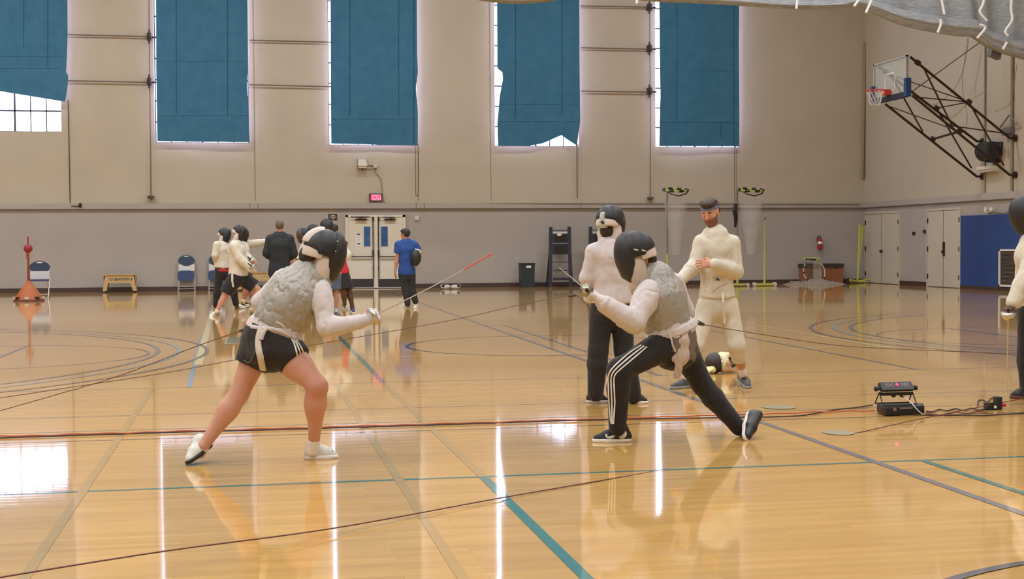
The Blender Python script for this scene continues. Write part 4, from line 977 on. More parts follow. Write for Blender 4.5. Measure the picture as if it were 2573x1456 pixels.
def head(s, c, fw, up, sc=1.0):
    """skull, jaw, nose, ears, lips; c centre, fw direction of the face"""
    fw = nrm(fw); up = nrm(np.array(up) - fw * np.dot(up, fw)); l = np.cross(up, fw); c = np.array(c, float)
    P = lambda f, u, s_=0: c + (fw * f + up * u + l * s_) * sc
    s.ell(P(-.012, .028), fw, up, (.094 * sc, .088 * sc, .074 * sc), .02); s.ell(P(.018, -.03), fw, up, (.064 * sc, .08 * sc, .058 * sc), .025)
    s.cone(P(.055, -.088), P(.062, -.09), .02 * sc, .018 * sc, .02); s.cone(P(.02, -.07, -.045), P(.055, -.088), .018 * sc, .018 * sc, .02); s.cone(P(.02, -.07, .045), P(.055, -.088), .018 * sc, .018 * sc, .02)
    s.cone(P(.078, .012), P(.1, -.026), .009 * sc, .0125 * sc, .01); s.cone(P(.09, -.03, -.011), P(.09, -.03, .011), .0085 * sc, .0085 * sc, .006)
    for q in (-1, 1):
        s.cone(P(.075, .03, q * .012), P(.064, .03, q * .045), .0095 * sc, .008 * sc, .012)
        s.ell(P(.086, .006, q * .03), fw, up, (.014 * sc, .011 * sc, .017 * sc), .008, sub=True)
        s.ell(P(.0, -.005, q * .075), fw, up, (.017 * sc, .031 * sc, .009 * sc), .006); s.cone(P(.05, -.02, q * .045), P(.055, -.03, q * .035), .018 * sc, .016 * sc, .02)
    for q in (-1, 1): s.cone(P(.084, .011, q * .018), P(.076, .01, q * .043), .0075 * sc, .006 * sc, .005); s.cone(P(.08, -.01, q * .02), P(.073, -.01, q * .04), .006 * sc, .006 * sc, .006)
    s.cone(P(.082, -.054, -.018), P(.082, -.054, .018), .007 * sc, .007 * sc, .006); s.cone(P(.08, -.064, -.014), P(.08, -.064, .014), .0075 * sc, .0075 * sc, .006)
    return P
def torso(s, st, lat, inf=0., k=.04):
    """st: list of (point, half width, half depth) from hips to shoulders; lat: list or one lateral direction"""
    for i in range(len(st) - 1):
        (a, wa, da), (b, wb, db) = st[i], st[i + 1]; L = lat[i] if isinstance(lat, list) else lat; ax = nrm(np.array(b) - np.array(a)); L = nrm(np.array(L) - ax * np.dot(L, ax)); fr = np.cross(L, ax)
        r0, r1 = min(wa, da) + inf, min(wb, db) + inf; e0, e1 = max(wa - da, 0), max(wb - db, 0)
        for q in (-1, -.33, .33, 1): s.cone(np.array(a) + L * q * e0, np.array(b) + L * q * e1, r0, r1, k)
def shoe(parent, an, heel, toe, up=(0, 0, 1), m1=None, m2=None, w=.042, vox=.007, name='shoe', laces=None, high=.0):
    up = nrm(up); heel = np.array(heel, float); toe = np.array(toe, float); f = nrm(toe - heel); L = np.linalg.norm(toe - heel); up = nrm(up - f * np.dot(up, f)); mid = heel + f * L * .6
    s = Sdf(vox); cl = [(heel + up * .016, -up)]
    s.cone(heel + f * .035 + up * .035, mid + up * .032, .036, w * .98, .02, clip=cl); s.cone(mid + up * .032, toe - f * .035 + up * .022, w * .98, .03, .02, clip=cl)
    s.cone(heel + f * .04 + up * .04, lerp(heel + f * .05 + up * .085, np.array(an, float), .3), .038, .042 + high, .02); s.cone(heel + f * .06 + up * .075, mid + up * .04, .034, .032, .02)
    o = solid(s, name, m1, parent, it=1)
    s = Sdf(vox * .8); cl = [(heel, -up), (heel + up * .024, up)]
    s.cone(heel + f * .04 + up * .012, mid + up * .012, .043, w + .007, .01, clip=cl); s.cone(mid + up * .012, toe - f * .036 + up * .012, w + .007, .037, .01, clip=cl)
    solid(s, 'sole', m2, o, it=1)
    if laces is not None:
        mb = MB(); lat = np.cross(up, f)
        for k in range(4):
            c = heel + f * (.1 + .024 * k) + up * (.082 - .01 * k); mb.tube([c - lat * .03 - up * .006, c + up * .003, c + lat * .03 + f * .01 - up * .006], .0024, 5)
        mb.build('laces', laces, o)
    return o
def fmask(parent, c, fw, up, vox=.006, back=BIB, meshm=None, padm=None, sc=1.0, tongue=False, studs=True, bibm=None):
    fw = nrm(fw); up = nrm(np.array(up) - fw * np.dot(up, fw)); l = np.cross(up, fw); c = np.array(c, float); meshm = meshm or MBL; padm = padm or MPD; bibm = bibm or BIB
    P = lambda f, u, s_=0: c + (fw * f + up * u + l * s_) * sc
    mk = bpy.data.objects.new('fencing_mask', None); COL.objects.link(mk); mk.parent = parent; mk.location = Vector(c - origin_of(parent))
    s = Sdf(vox); s.ell(P(.04, .0), fw, up, (.1 * sc, .162 * sc, .108 * sc), .01, clip=[(P(.022, 0), -fw * 1 + up * .12)])
    s.cone(P(.07, -.1), P(.05, -.135), .05 * sc, .035 * sc, .02, clip=[(P(.022, 0), -fw + up * .12)]); solid(s, 'mesh_front', meshm, mk)
    s = Sdf(vox); s.ell(P(-.008, .03), fw, up, (.124 * sc, .128 * sc, .113 * sc), .01, clip=[(P(0, .0), -up - fw * .25)]); s.ell(P(-.03, -.0), fw, up, (.1 * sc, .1 * sc, .112 * sc), .015, clip=[(P(0, -.0), -up * 1), (P(-.06, 0), -fw)]); solid(s, 'side_pad', padm, mk)
    s = Sdf(vox); s.ell(P(.0, -.075), fw, up, (.074 * sc, .15 * sc, .107 * sc), .01, clip=[(P(0, .0), up + fw * .1), (P(-.045, 0), -fw)]); s.cone(P(.01, -.15), P(.015, -.2), .075 * sc, .055 * sc, .03, n=fw, e=1.4); solid(s, 'bib', bibm, mk, wr=.003, wscale=14)
    s = Sdf(vox); s.ell(P(-.012, .0), fw, up, (.119 * sc, .15 * sc, .106 * sc), .005, clip=[(P(-.03, 0), fw), (P(0, .03), up), (P(0, -.028), -up)]); solid(s, 'back_strap', back, mk)
    if tongue:
        s = Sdf(vox); s.ell(P(-.02, .035), fw, up, (.13 * sc, .132 * sc, .07 * sc), .005, clip=[(P(-.05, .0), fw - up * .1), (P(0, .05), -up)]); solid(s, 'top_tongue', back, mk)
    if studs:
        m_ = MB()
        for f, u in ((.035, .1), (.04, .04), (.0, .065)):
            for q in (-1, 1): m_.ball(P(f, u, q * .104), .0042 * sc, 8)
        m_.build('studs', WHITE, mk)
    return mk, P
def foil(name, label, hilt, tip, guard_r=.055, deep=1.0, tipm=None, bell=True, gripm=None, back=.13, curve=.0, shine=None):
    hilt = np.array(hilt, float); tip = np.array(tip, float); d = nrm(tip - hilt); L = np.linalg.norm(tip - hilt); t = thing(name, hilt, label, 'fencing sword')
    sh = shine or mat('blade_steel', rgb(150, 140, 130), .35, .7)
    P = [hilt + d * L * u + np.array([0, 0, 1.]) * curve * math.sin(math.pi * u) for u in np.linspace(0, 1, 9)]; n1 = 7
    MB().tube(P[:n1 + 1] if tipm else P, [.0045 - .0002 * i for i in range(n1 + 1 if tipm else 9)], 6).build('blade', sh, t)
    if tipm: MB().tube(P[n1 - 1:], .0045, 6).tube([P[-1] - d * .03, P[-1]], .006, 6).build('blade_tip', tipm, t)
    R = guard_r; MB().lathe(hilt, [(.006, .0), (R * .5, -.004 * deep), (R * .85, -.014 * deep), (R, -.032 * deep), (R * .97, -.036 * deep), (R * .8, -.018 * deep), (.006, -.01 * deep)], 20, d).build('guard', mat('guard_metal', rgb(196, 194, 182), .25, .8), t, True)
    MB().tube([hilt - d * .01, hilt - d * back * .5, hilt - d * back], [.011, .014, .01], 8).build('grip', gripm or BLACK, t)
    return t
# ================================================================ PERSON 1: lunging fencer in shorts, seen from behind right
Y0 = 8.66
def J(px, py, dy=0.0): return at(px, py, Y0 + dy)
def make_A():
    t = thing('person', fl(650, 1160), 'fencer in grey vest, black striped shorts and black mask, foil in right hand', 'person')
    nb = J(782, 676, .0); shR = J(806, 730, -.09); shL = J(712, 702, .13); elR = J(820, 826, -.2); wrR = J(912, 808, -.18); hdR = J(938, 797, -.18); elL = J(655, 762, .2); wrL = J(690, 745, .38)
    hipR = J(716, 882, -.03); hipL = J(653, 870, .07); knR = J(798, 972, -.16); knL = J(601, 990, .06); anR = J(789, 1108, -.02); anL = J(511, 1122, .02); pel = J(684, 850, .03); waist = J(704, 800, .02); chest = J(752, 738, .01); lat = nrm(shR - shL)
    latH = nrm(lat + nrm(hipR - hipL) * .6); hd = J(808, 648, .0)
    st = [(J(682, 868, .03), .165, .115), (pel, .16, .115), (waist, .125, .1), (chest, .15, .11), (J(775, 700, .01), .115, .08)]; lats = [latH, latH, lat, lat]
    b = Sdf(.007); torso(b, st, lats); arm(b, shR, elR, wrR, (.044, .038, .03)); arm(b, shL, elL, wrL, (.044, .04, .03))
    b.cone(shL, shR, .042, .042, .04); leg(b, hipR, knR, anR, (.092, .06, .034)); leg(b, hipL, knL, anL, (.092, .057, .034)); b.ell(J(742, 915, -.07), hipR - knR, (0, 1, 0), (.14, .094, .094), .03)
    b.ell(lerp(knR, anR, .3) + [-.015, 0, 0], knR - anR, (1, 0, 0), (.12, .057, .055), .03); b.ell(lerp(knL, anL, .3) + [.0, 0, 0], knL - anL, (1, 0, 0), (.12, .057, .055), .03)
    b.cone(nb, hd, .05, .05, .03); b.ell(hd, (1, 0, -.2), (0, 0, 1), (.088, .11, .072), .02)
    for an, q in ((anR, J(787, 1138, .0)), (anL, J(502, 1140, .06))): b.cone(an, q, .03, .024, .02)
    hand(b, wrL, (.6, .5, -.3), (0, -1, 0), (0, 0, 1), sc=.95); hand(b, wrR, hdR - wrR, (0, 1, -.3), (0, .3, 1), curl=(1.2, 1.2, .8), sc=.95)
    solid(b, 'body', SKM, t, base=SKIN['fair'], paint=[(knR, .05, rgb(188, 130, 110), .06)])
    # hair at the nape
    s = Sdf(.007); s.ell(J(782, 642, .0), (1, 0, -.2), (0, 0, 1), (.075, .075, .07), .02); s.cone(J(775, 645, 0), J(786, 664, 0), .05, .04, .02); solid(s, 'hair', HAIRD, t, .004, 30)
    # jacket with sleeves
    s = Sdf(.007); cut = [(J(684, 838, 0), nrm(pel - waist) * 1.0)]
    torso(s, [(J(684, 862, .03), .172, .125), (J(686, 842, .03), .165, .122), (waist, .135, .105), (chest, .155, .115), (J(775, 702, .01), .115, .085)], lats, .012); s.clips = []
    for q in range(len(s.p)): pass
    s.p = [(a, b_, ra, rb, k, n, e, cut, sub, lo, hi) for (a, b_, ra, rb, k, n, e, c_, sub, lo, hi) in s.p]
    arm(s, shR, elR, lerp(elR, wrR, .95), (.054, .046, .034), .01); arm(s, shL, elL, wrL, (.056, .05, .038), .01); s.ell(lerp(shR, elR, .25), shR - elR, (1, 0, 0), (.1, .066, .063), .03)
    s.cone(nb, J(790, 668, 0), .058, .056, .02)
    jk, bj = solid(s, 'fencing_jacket', JW, t, .008, 11, keep=True)
    s = Sdf(.007); a, c = J(748, 848, -.12), J(632, 818, .1)
    # conductive vest
    s = Sdf(.007); torso(s, [(J(690, 826, .03), .135, .108), (waist, .138, .108), (J(728, 768, .01), .152, .118), (chest, .168, .12), (J(778, 700, .01), .12, .085)], lats, .02)
    s.cone(nb + [.0, 0, -.01], J(792, 664, 0), .064, .06, .03); s.ell(J(725, 720, .08), lat, (0, 0, 1), (.1, .07, .08), .03); s.ell(J(795, 722, -.05), lat, (0, 0, 1), (.07, .06, .075), .03)
    s.clips = [(J(688, 822, 0), nrm(J(660, 865, 0) - J(702, 790, 0))), (shR + lat * .02, lat), (shL - lat * .0 + [0, 0, 0], -lat * 1.0 + [0, 0, -.1])]
    vest, bv = solid(s, 'conductive_vest', LAME, t, .008, 17, keep=True)
    # shorts
    s = Sdf(.007); dR = nrm(knR - hipR); dL = nrm(knL - hipL); cR = [(lerp(hipR, knR, .32), dR)]; cL = [(lerp(hipL, knL, .42), dL)]
    top = [(J(688, 828, 0), nrm(waist - pel))]
    torso(s, [(J(682, 872, .03), .168, .13), (pel, .168, .128), (J(694, 824, .03), .145, .12)], latH, .012)
    s.cone(J(712, 872, -.04), lerp(hipR, knR, .6), .112, .108, .03, clip=cR); s.cone(J(650, 866, .07), lerp(hipL, knL, .7), .11, .1, .03, clip=cL); s.ell(J(664, 885, -.02), (1, 0, 0), (0, 0, 1), (.1, .09, .13), .04); s.ell(J(715, 885, -.06), (1, 0, 0), (0, 0, 1), (.1, .08, .1), .04)
    s.clips = top
    so, bs = solid(s, 'shorts', BLK, t, .004, 9, keep=True)
    for k, dx in enumerate((0, 8, 16)): ribbon(bs, [(728 + dx * .8, 846 + dx * .4), (738 + dx * .85, 862 + dx * .2), (745 + dx, 885 - dx * .1), (747 + dx * 1.0, 902 - dx * .25)], .009, 'stripe', WHITE, so)
    ribbon(bs, [(612, 905), (625, 912), (634, 900), (641, 880)], .004, 'seam_piping', GREY, so)
    # hem band, belt strap and hanging strap of the jacket
    ribbon(bj, [(633, 822), (660, 826), (690, 828), (718, 838), (742, 850)], .022, 'hem_band', JW, jk, .008)
    ribbon(bs, [(657, 826), (650, 850), (650, 875), (655, 900), (661, 928)], .036, 'crotch_strap', JC, jk, .009)
    ribbon(bs, [(667, 828), (661, 842), (657, 855)], .022, 'crotch_strap', JW, jk, .016); ribbon(bj, [(650, 806), (660, 798), (672, 800), (700, 812), (714, 822)], .012, 'strap_knot', JW, jk, .01)
    ribbon(bs, [(659, 930), (664, 924)], .035, 'strap_end', JC, jk, .006)
    fmask(t, J(812, 641, -.01), (.95, .22, -.26), (.3, 0, 1), tongue=True, sc=1.02)
    # gloved sword hand
    s = Sdf(.005); hand(s, wrR + [-.0, 0, 0], hdR - wrR, (0, .8, -.6), (0, .5, .9), curl=(1.3, 1.3, .7), sc=1.0, glove=.004, thumb=.4); s.cone(lerp(elR, wrR, .55), wrR, .05, .036, .02, clip=[(lerp(elR, wrR, .55), elR - wrR)])
    g, bg_ = solid(s, 'glove', JW, t, .003, 20, keep=True)
    for q in ([(893, 806), (899, 812)], [(899, 806), (892, 813)], [(894, 811), (899, 816)]): ribbon(bg_, q, .006, 'glove_mark', mat('navy_ink', rgb(50, 56, 92), .7), g, .003, 5)
    # socks and shoes
    for an, lo_ in ((anR, J(785, 1135, .0)), (anL, J(504, 1138, .06))):
        s = Sdf(.006); d = nrm(an - lo_); s.cone(an + d * .02, lo_, .039, .036, .01, clip=[(an + d * .01, d)]); solid(s, 'sock', SOCK, t)
    SG = mat('pale_grey_shoe', rgb(206, 206, 200), .6, noise=.06, nscale=30)
    p = fl(765, 1155); q = fl(850, 1152); sh = shoe(t, anR, p, q + [0, .0, 0], m1=SG, m2=mat('white_sole', rgb(222, 216, 218), .6), w=.043, laces=GREY)
    p = J(517, 1142, .1); p[2] = .085; q = fl(474, 1168); q[2] = 0.006; shoe(t, anL, p + [.03, .02, -.0], q + [-.0, -.05, .0], up=(-.45, 0, 1), m1=SG, m2=BLACK, laces=None)
    return t
make_A()
G1 = J(946, 790, -.18); foil('foil', 'foil with red tip held out by the fencer in black shorts', G1, J(1237, 638, -.05), .058, 1.0, mat('red_tape', rgb(196, 70, 64), .5), back=.16, curve=-.01)

# ================================================================ PERSON 2: lunging fencer in track trousers, seen from behind left
Y0 = 9.0
def make_B():
    t = thing('person', fl(1650, 1110), 'fencer lunging left in grey lettered vest and black trousers with white stripes', 'person')
    nb = J(1638, 684, .02); shL = J(1632, 732, -.1); shR = J(1692, 712, .14); elL = J(1594, 812, -.22); wrL = J(1512, 760, -.22); hdL = J(1490, 740, -.22); elR = J(1722, 785, .2); wrR = J(1700, 810, .34)
    hipL = J(1668, 868, -.05); hipR = J(1716, 875, .08); knL = J(1556, 932, -.12); knR = J(1765, 968, .1); anL = J(1552, 1076, -.03); anR = J(1856, 1076, .05); pel = J(1690, 850, .02); waist = J(1672, 800, .02); chest = J(1655, 745, .01)
    lat = nrm(shR - shL); latH = nrm(lat + nrm(hipR - hipL)); hd = J(1596, 645, .0)
    st = [(J(1692, 868, .02), .16, .115), (pel, .158, .115), (waist, .13, .105), (chest, .155, .115), (J(1645, 706, .02), .12, .08)]; lats = [latH, latH, lat, lat]
    b = Sdf(.007); torso(b, st, lats); arm(b, shL, elL, wrL, (.058, .048, .032)); arm(b, shR, elR, wrR, (.056, .046, .03)); b.cone(shL, shR, .055, .055, .04)
    leg(b, hipL, knL, anL); leg(b, hipR, knR, anR); b.cone(nb, hd, .052, .052, .03); b.ell(hd, (-1, 0, -.2), (0, 0, 1), (.09, .112, .074), .02)
    for an, q in ((anL, J(1560, 1088, -.02)), (anR, J(1862, 1084, .07))): b.cone(an, q, .03, .026, .02)
    hand(b, wrL, hdL - wrL, (-.6, .3, -.3), (-.3, .3, 1), curl=(1.2, 1.2, .8)); hand(b, wrR, (-.6, .3, -.3), (0, 1, 0), (0, 0, 1))
    solid(b, 'body', SKM, t, base=SKIN['fair'])
    s = Sdf(.007); s.ell(J(1628, 655, .02), (-1, 0, -.2), (0, 0, 1), (.06, .07, .068), .02); solid(s, 'hair', HAIRD, t, .004, 30)
    s = Sdf(.007); cut = [(J(1694, 838, 0), nrm(pel - waist) + np.array([.0, 0, .0]))]
    torso(s, [(J(1694, 860, .02), .165, .125), (J(1688, 838, .02), .162, .122), (waist, .14, .11), (chest, .158, .118), (J(1645, 708, .02), .12, .085)], lats, .012)
    s.p = [(a, b_, ra, rb, k, n, e, cut, sub, lo, hi) for (a, b_, ra, rb, k, n, e, c_, sub, lo, hi) in s.p]
    arm(s, shL, elL, lerp(elL, wrL, .9), (.066, .058, .046), .013); arm(s, shR, elR, wrR, (.062, .054, .04), .012); s.ell(lerp(shL, elL, .3), shL - elL, (1, 0, 0), (.12, .085, .08), .03)
    jk, bj = solid(s, 'fencing_jacket', JW, t, .008, 11, keep=True)
    s = Sdf(.007); torso(s, [(J(1676, 820, .02), .14, .115), (waist, .14, .115), (J(1664, 770, .01), .155, .12), (chest, .165, .125), (J(1645, 704, .02), .128, .09)], lats, .02)
    s.cone(nb, J(1628, 680, .0), .068, .062, .03); s.ell(J(1688, 718, .1), lat, (0, 0, 1), (.08, .07, .08), .03); s.ell(J(1638, 722, -.06), lat, (0, 0, 1), (.07, .06, .075), .03)
    s.clips = [(J(1682, 824, 0), nrm(J(1695, 850, 0) - J(1674, 790, 0)) + np.array([-.15, 0, 0])), (shL - lat * .03, -lat), (shR + lat * .015, lat)]
    vest, bv = solid(s, 'conductive_vest', LAME, t, .005, 15, keep=True)
    # dark lettering printed across the back (arched rows of worn marks)
    INK = mat('worn_dark_ink', rgb(124, 122, 124), .7)
    for q in ([(1659, 701), (1664, 706), (1671, 710)], [(1661, 711), (1664, 716)], [(1666, 713), (1671, 709)], [(1646, 711), (1651, 717), (1656, 722)], [(1643, 700), (1645, 704)], [(1664, 688), (1668, 692)], [(1674, 687), (1680, 694)], [(1656, 692), (1659, 693)], [(1642, 727), (1645, 730)], [(1678, 720), (1683, 726)], [(1675, 729), (1678, 732)], [(1684, 730), (1688, 735)], [(1673, 745), (1678, 750)], [(1679, 740), (1684, 745)], [(1684, 738), (1686, 742)]):
        ribbon(bv, q, .0055, 'back_lettering', INK, vest, .0006, 5)
    # dark shirt tail between jacket and trousers
    s = Sdf(.007); torso(s, [(J(1690, 888, .0), .145, .122), (J(1690, 850, .01), .16, .126)], latH, .012); s.clips = [(J(1690, 888, 0), (-.45, 0, -1))]
    st_, bst = solid(s, 'shirt_tail', mat('brown_grey_cloth', rgb(112, 98, 88), .85, bump=.003, bscale=30), t, .004, 10, keep=True)
    # trousers
    s = Sdf(.007); torso(s, [(J(1694, 876, .02), .158, .125), (J(1690, 856, .02), .16, .12)], latH, .008)
    leg(s, hipL, knL, anL + nrm(anL - knL) * .0, (.1, .07, .052), .006); leg(s, hipR, knR, anR, (.098, .068, .05), .004); s.ell(J(1560, 928, -.12), (1, 0, .5), (0, 0, 1), (.085, .075, .075), .03)
    tr, bt = solid(s, 'track_trousers', BLK, t, .005, 9, keep=True)
    for k, d in enumerate((0, 7, 14)):
        ribbon(bt, [(1612 + d, 868 + d * .3), (1580 + d * .8, 889 + d * .9), (1545 + d * .9, 920 + d * .7), (1531 + d, 940 + d * .3), (1529 + d, 965), (1531 + d, 1010), (1534 + d * .6, 1050), (1537 + d * .35, 1066)], .008, 'stripe', PAPER, tr, .004)
    s = Sdf(.007); torso(s, [(J(1700, 862, .02), .165, .13), (J(1684, 826, .02), .158, .122)], lat, .026); bn_ = nrm(J(1680, 800, 0) - J(1696, 850, 0)); s.clips = [(J(1683, 822, .0), bn_), (J(1690, 840, .0), -bn_)]; solid(s, 'hem_band', JW, jk, .006, 14)
    # cloth ends hanging at the back of the waist
    def flap(P, w, nm, m_): 
        q = catmull([J(a, b_, c) for a, b_, c in P], 6); mb = MB()
        for a, c in zip(q[:-1], q[1:]): mb.bar(a, c, w, .012, (0, 1, 0))
        mb.build(nm, m_, jk)
    s = Sdf(.007); s.cone(J(1714, 818, -.1), J(1717, 860, -.14), .03, .036, .03, n=(0, 1, 0), e=2.2); s.cone(J(1717, 860, -.14), J(1714, 895, -.14), .036, .05, .03, n=(0, 1, 0), e=2.2); s.cone(J(1714, 895, -.14), J(1698, 900, -.13), .045, .035, .03, n=(0, 1, 0), e=2.2); s.cone(J(1712, 900, -.14), J(1699, 945, -.12), .036, .026, .02, n=(0, 1, 0), e=2.2)
    solid(s, 'loose_jacket_tail', mat('dull_white_cloth', rgb(188, 172, 162), .85, noise=.12, nscale=16), jk, .009, 16)
    MB().tube(catmull([J(1676, 828, -.14), J(1686, 850, -.16), J(1690, 868, -.16), J(1698, 885, -.15)], 6), .006, 6).build('waist_tie', JW, jk)
    mk, P = fmask(t, J(1598, 642, -.01), (-.95, .22, -.2), (-.25, 0, 1), sc=1.04, studs=False, bibm=mat('grey_white_bib', rgb(190, 180, 170), .8, bump=.002, bscale=40))
    m_ = MB()
    for px in (1598, 1617): c = J(px, 628 + (px - 1598) * .1, -.13); m_.obox(c, (.013, 0, -.003), (0, .006, 0), (0, 0, .004))
    m_.build('white_tab', WHITE, mk)
    s = Sdf(.005); hand(s, wrL, hdL - wrL, (-.7, .3, -.2), (-.2, .3, 1), curl=(1.2, 1.2, .8), glove=.006, thumb=.5); s.cone(lerp(elL, wrL, .35), wrL, .056, .042, .02, clip=[(lerp(elL, wrL, .35), elL - wrL)]); s.ell(lerp(elL, wrL, .72), elL - wrL, (0, 0, 1), (.1, .055, .05), .02)
    solid(s, 'glove', mat('grey_white_glove', rgb(206, 198, 194), .8, noise=.05, nscale=16, bump=.003, bscale=40), t, .004, 18)
    s = Sdf(.006); s.cone(anL, J(1562, 1090, -.02), .042, .038, .01); solid(s, 'sock', SOCK, t)
    s = Sdf(.006); s.cone(anR, J(1863, 1084, .07), .04, .036, .01); solid(s, 'sock', SOCK, t)
    h_, q_ = fl(1586, 1110), fl(1488, 1112); so = shoe(t, anL, h_, q_, m1=mat('black_knit', rgb(36, 34, 38), .7, bump=.001, bscale=200), m2=WHITE, w=.044, laces=BLACK)
    # curved white mark on the side of the shoe
    me = so.data; og = origin_of(so); bvh = BVHTree.FromPolygons([Vector(og) + v.co for v in me.vertices], [tuple(p.vertices) for p in me.polygons])
    ribbon(bvh, [(1524, 1092), (1524, 1098), (1530, 1100), (1540, 1097), (1556, 1091)], .011, 'side_mark', WHITE, so, .003, 8); ribbon(bvh, [(1530, 1101), (1542, 1098)], .014, 'side_mark', WHITE, so, .0035, 8)
    h_ = J(1884, 1078, .1); h_[2] = .14; q_ = fl(1856, 1104); q_[2] = .006; shoe(t, anR, h_ + [.0, 0, 0], q_ + [.0, -.1, 0], up=(.75, 0, .6), m1=BLACK, m2=mat('white_sole', rgb(222, 216, 218), .6))
    return t
make_B()
foil('foil', 'foil gripped by the lunging fencer in striped trousers, blade pointing up left', J(1471, 727, -.22), at(1404, 672, Y0 + .5), .045, 1.0, None, back=.06)
# ================================================================ standing people, one generic builder
def figure(label, Yp, K, base, jacket=None, jcol=None, sleeve=.97, vest=None, pants=None, pcol=None, pto=1.0, pr=(.1, .07, .055), skin='fair', mask=None, hair=None, socks=None, shoes=None, soles=None, faces=False, vox=.011, wide=1.0, hem=None, handspec=None, hw=.16, paint=None, belt=None, jr=.0, fold=.006, collar=True, sockh=.35, headsc=1.0, maskkw=None):
    g = lambda n: at(K[n][0], K[n][1], Yp + (K[n][2] if len(K[n]) > 2 else 0))
    t = thing('person', fl(*base), label, 'person')
    nb, shL, shR, elL, elR, wrL, wrR, hpL, hpR, knL, knR, anL, anR, hd = [g(n) for n in ('neck', 'shL', 'shR', 'elL', 'elR', 'wrL', 'wrR', 'hpL', 'hpR', 'knL', 'knR', 'anL', 'anR', 'head')]
    lat = nrm(shR - shL); latH = nrm(hpR - hpL + lat * .1); ax = nrm(nb - (hpL + hpR) / 2); pel = (hpL + hpR) / 2 + ax * .07; H_ = np.linalg.norm(nb - pel)
    sw = np.linalg.norm(shR - shL) / 2
    st = [(pel - ax * .08, hw, hw * .72), (pel, hw, hw * .72), (pel + ax * H_ * .4, hw * .86, hw * .66), (pel + ax * H_ * .72, sw * .95, hw * .72), (nb - ax * .06, sw * .74, .074)]
    lats = [latH, latH, lat, lat]
    b = Sdf(vox if not faces else .0055); torso(b, st, lats); b.cone(shL, shR, .05, .05, .04); arm(b, shR, elR, wrR); arm(b, shL, elL, wrL); leg(b, hpR, knR, anR, (.085, .056, .036)); leg(b, hpL, knL, anL, (.085, .056, .036))
    up = nrm(hd - nb + np.array([0, 0, .25])); fw = nrm(K['face'])
    b.cone(nb - up * .03, hd - up * .06, .052, .05, .025)
    P = head(b, hd, fw, up, headsc) if (faces or mask is None) else None
    if P is None: b.ell(hd, fw, up, (.088, .112, .073), .02)
    hs = handspec or {}
    for wr, el, nm in ((wrR, elR, 'R'), (wrL, elL, 'L')):
        d, pn, th, cu = hs.get(nm, (wr - el, (0, .4, 0), (0, -1, .3), (.35, .4, .3))); hand(b, wr, d, pn, th, curl=cu)
    for an, q in ((anR, K['footR']), (anL, K['footL'])): h_, o_ = fl(*q[0]), fl(*q[1]); b.cone(an, lerp(h_, o_, .3) + [0, 0, .05], .03, .026, .02)
    pts = list(paint(P) if paint and P else [])
    solid(b, 'body', SKM, t, base=SKIN[skin], paint=pts)
    if jacket:
        s = Sdf(min(vox, .009)); inf = .016 + jr
        hl = hem if hem is not None else -.05
        cut = [(pel + ax * hl, -ax)]; st2 = [(pel - ax * .16, hw * 1.04, hw * .8), (pel, hw * 1.02, hw * .76)] + st[2:]
        torso(s, st2, lats, inf); s.p = [(a, b_, ra, rb, k, n, e, cut, sub, lo, hi) for (a, b_, ra, rb, k, n, e, c_, sub, lo, hi) in s.p]
        s.cone(shL, shR, .056 + inf * .6, None, .04)
        for sh, el, wr in ((shR, elR, wrR), (shL, elL, wrL)):
            if sleeve > .6: arm(s, sh, el, wr, (.058, .05, .037), inf, to=sleeve)
            else: e = lerp(sh, el, sleeve * 1.6); s.cone(sh, e, .062 + inf, .06 + inf, .03, clip=[(e, el - sh)])
        if collar: s.cone(nb - up * .03, nb + up * .035, .064, .06, .02, clip=[(nb + up * .035, up)])
        jo, bj = solid(s, jacket, jcol, t, fold, 10, keep=True)
    else: bj = None; jo = None
    if belt:
        s = Sdf(vox); torso(s, [(pel - ax * .06, hw, hw * .74), (pel - ax * .0, hw, hw * .74)], latH, .02); s.clips = [(pel - ax * .08, -ax), (pel - ax * .02, ax)]; solid(s, 'waistband', belt, t)
    if pants:
        s = Sdf(min(vox, .009)); torso(s, [(pel - ax * .1, hw, hw * .76), (pel + ax * .03, hw * .96, hw * .72)], latH, .008)
        for hp, kn, an in ((hpR, knR, anR), (hpL, knL, anL)):
            if pto >= 1: leg(s, hp, kn, an - nrm(an - kn) * .0, pr, .006)
            elif pto > .5: q = lerp(kn, an, (pto - .5) * 2); s.cone(hp, kn, pr[0] + .01, pr[1] + .01, .04); s.cone(kn, q, pr[1] + .01, pr[2] + .012, .03, clip=[(q, an - kn)])
            else: q = lerp(hp, kn, pto * 2); s.cone(hp, q, pr[0] + .012, pr[1] + .035, .05, clip=[(q - nrm(kn - hp) * .02, kn - hp)])
        po, bp = solid(s, pants, pcol, t, .005, 9, keep=True)
    else: bp = None; po = None
    for an, kn, q, sn in ((anR, knR, K['footR'], 0), (anL, knL, K['footL'], 1)):
        h_, o_ = fl(*q[0]), fl(*q[1])
        if socks: s = Sdf(min(vox, .009)); d = nrm(kn - an); s.cone(an + (kn - an) * sockh, an, .05 if sockh > .5 else .042, .039, .01, clip=[(an + (kn - an) * sockh, d)]); s.cone(an, lerp(h_, o_, .3) + [0, 0, .055], .039, .035, .01); solid(s, 'sock', socks, t)
        sm = shoes[sn] if isinstance(shoes, (list, tuple)) else shoes
        shoe(t, an, h_, o_, m1=sm, m2=soles or WHITE, w=.042, vox=vox * .8)
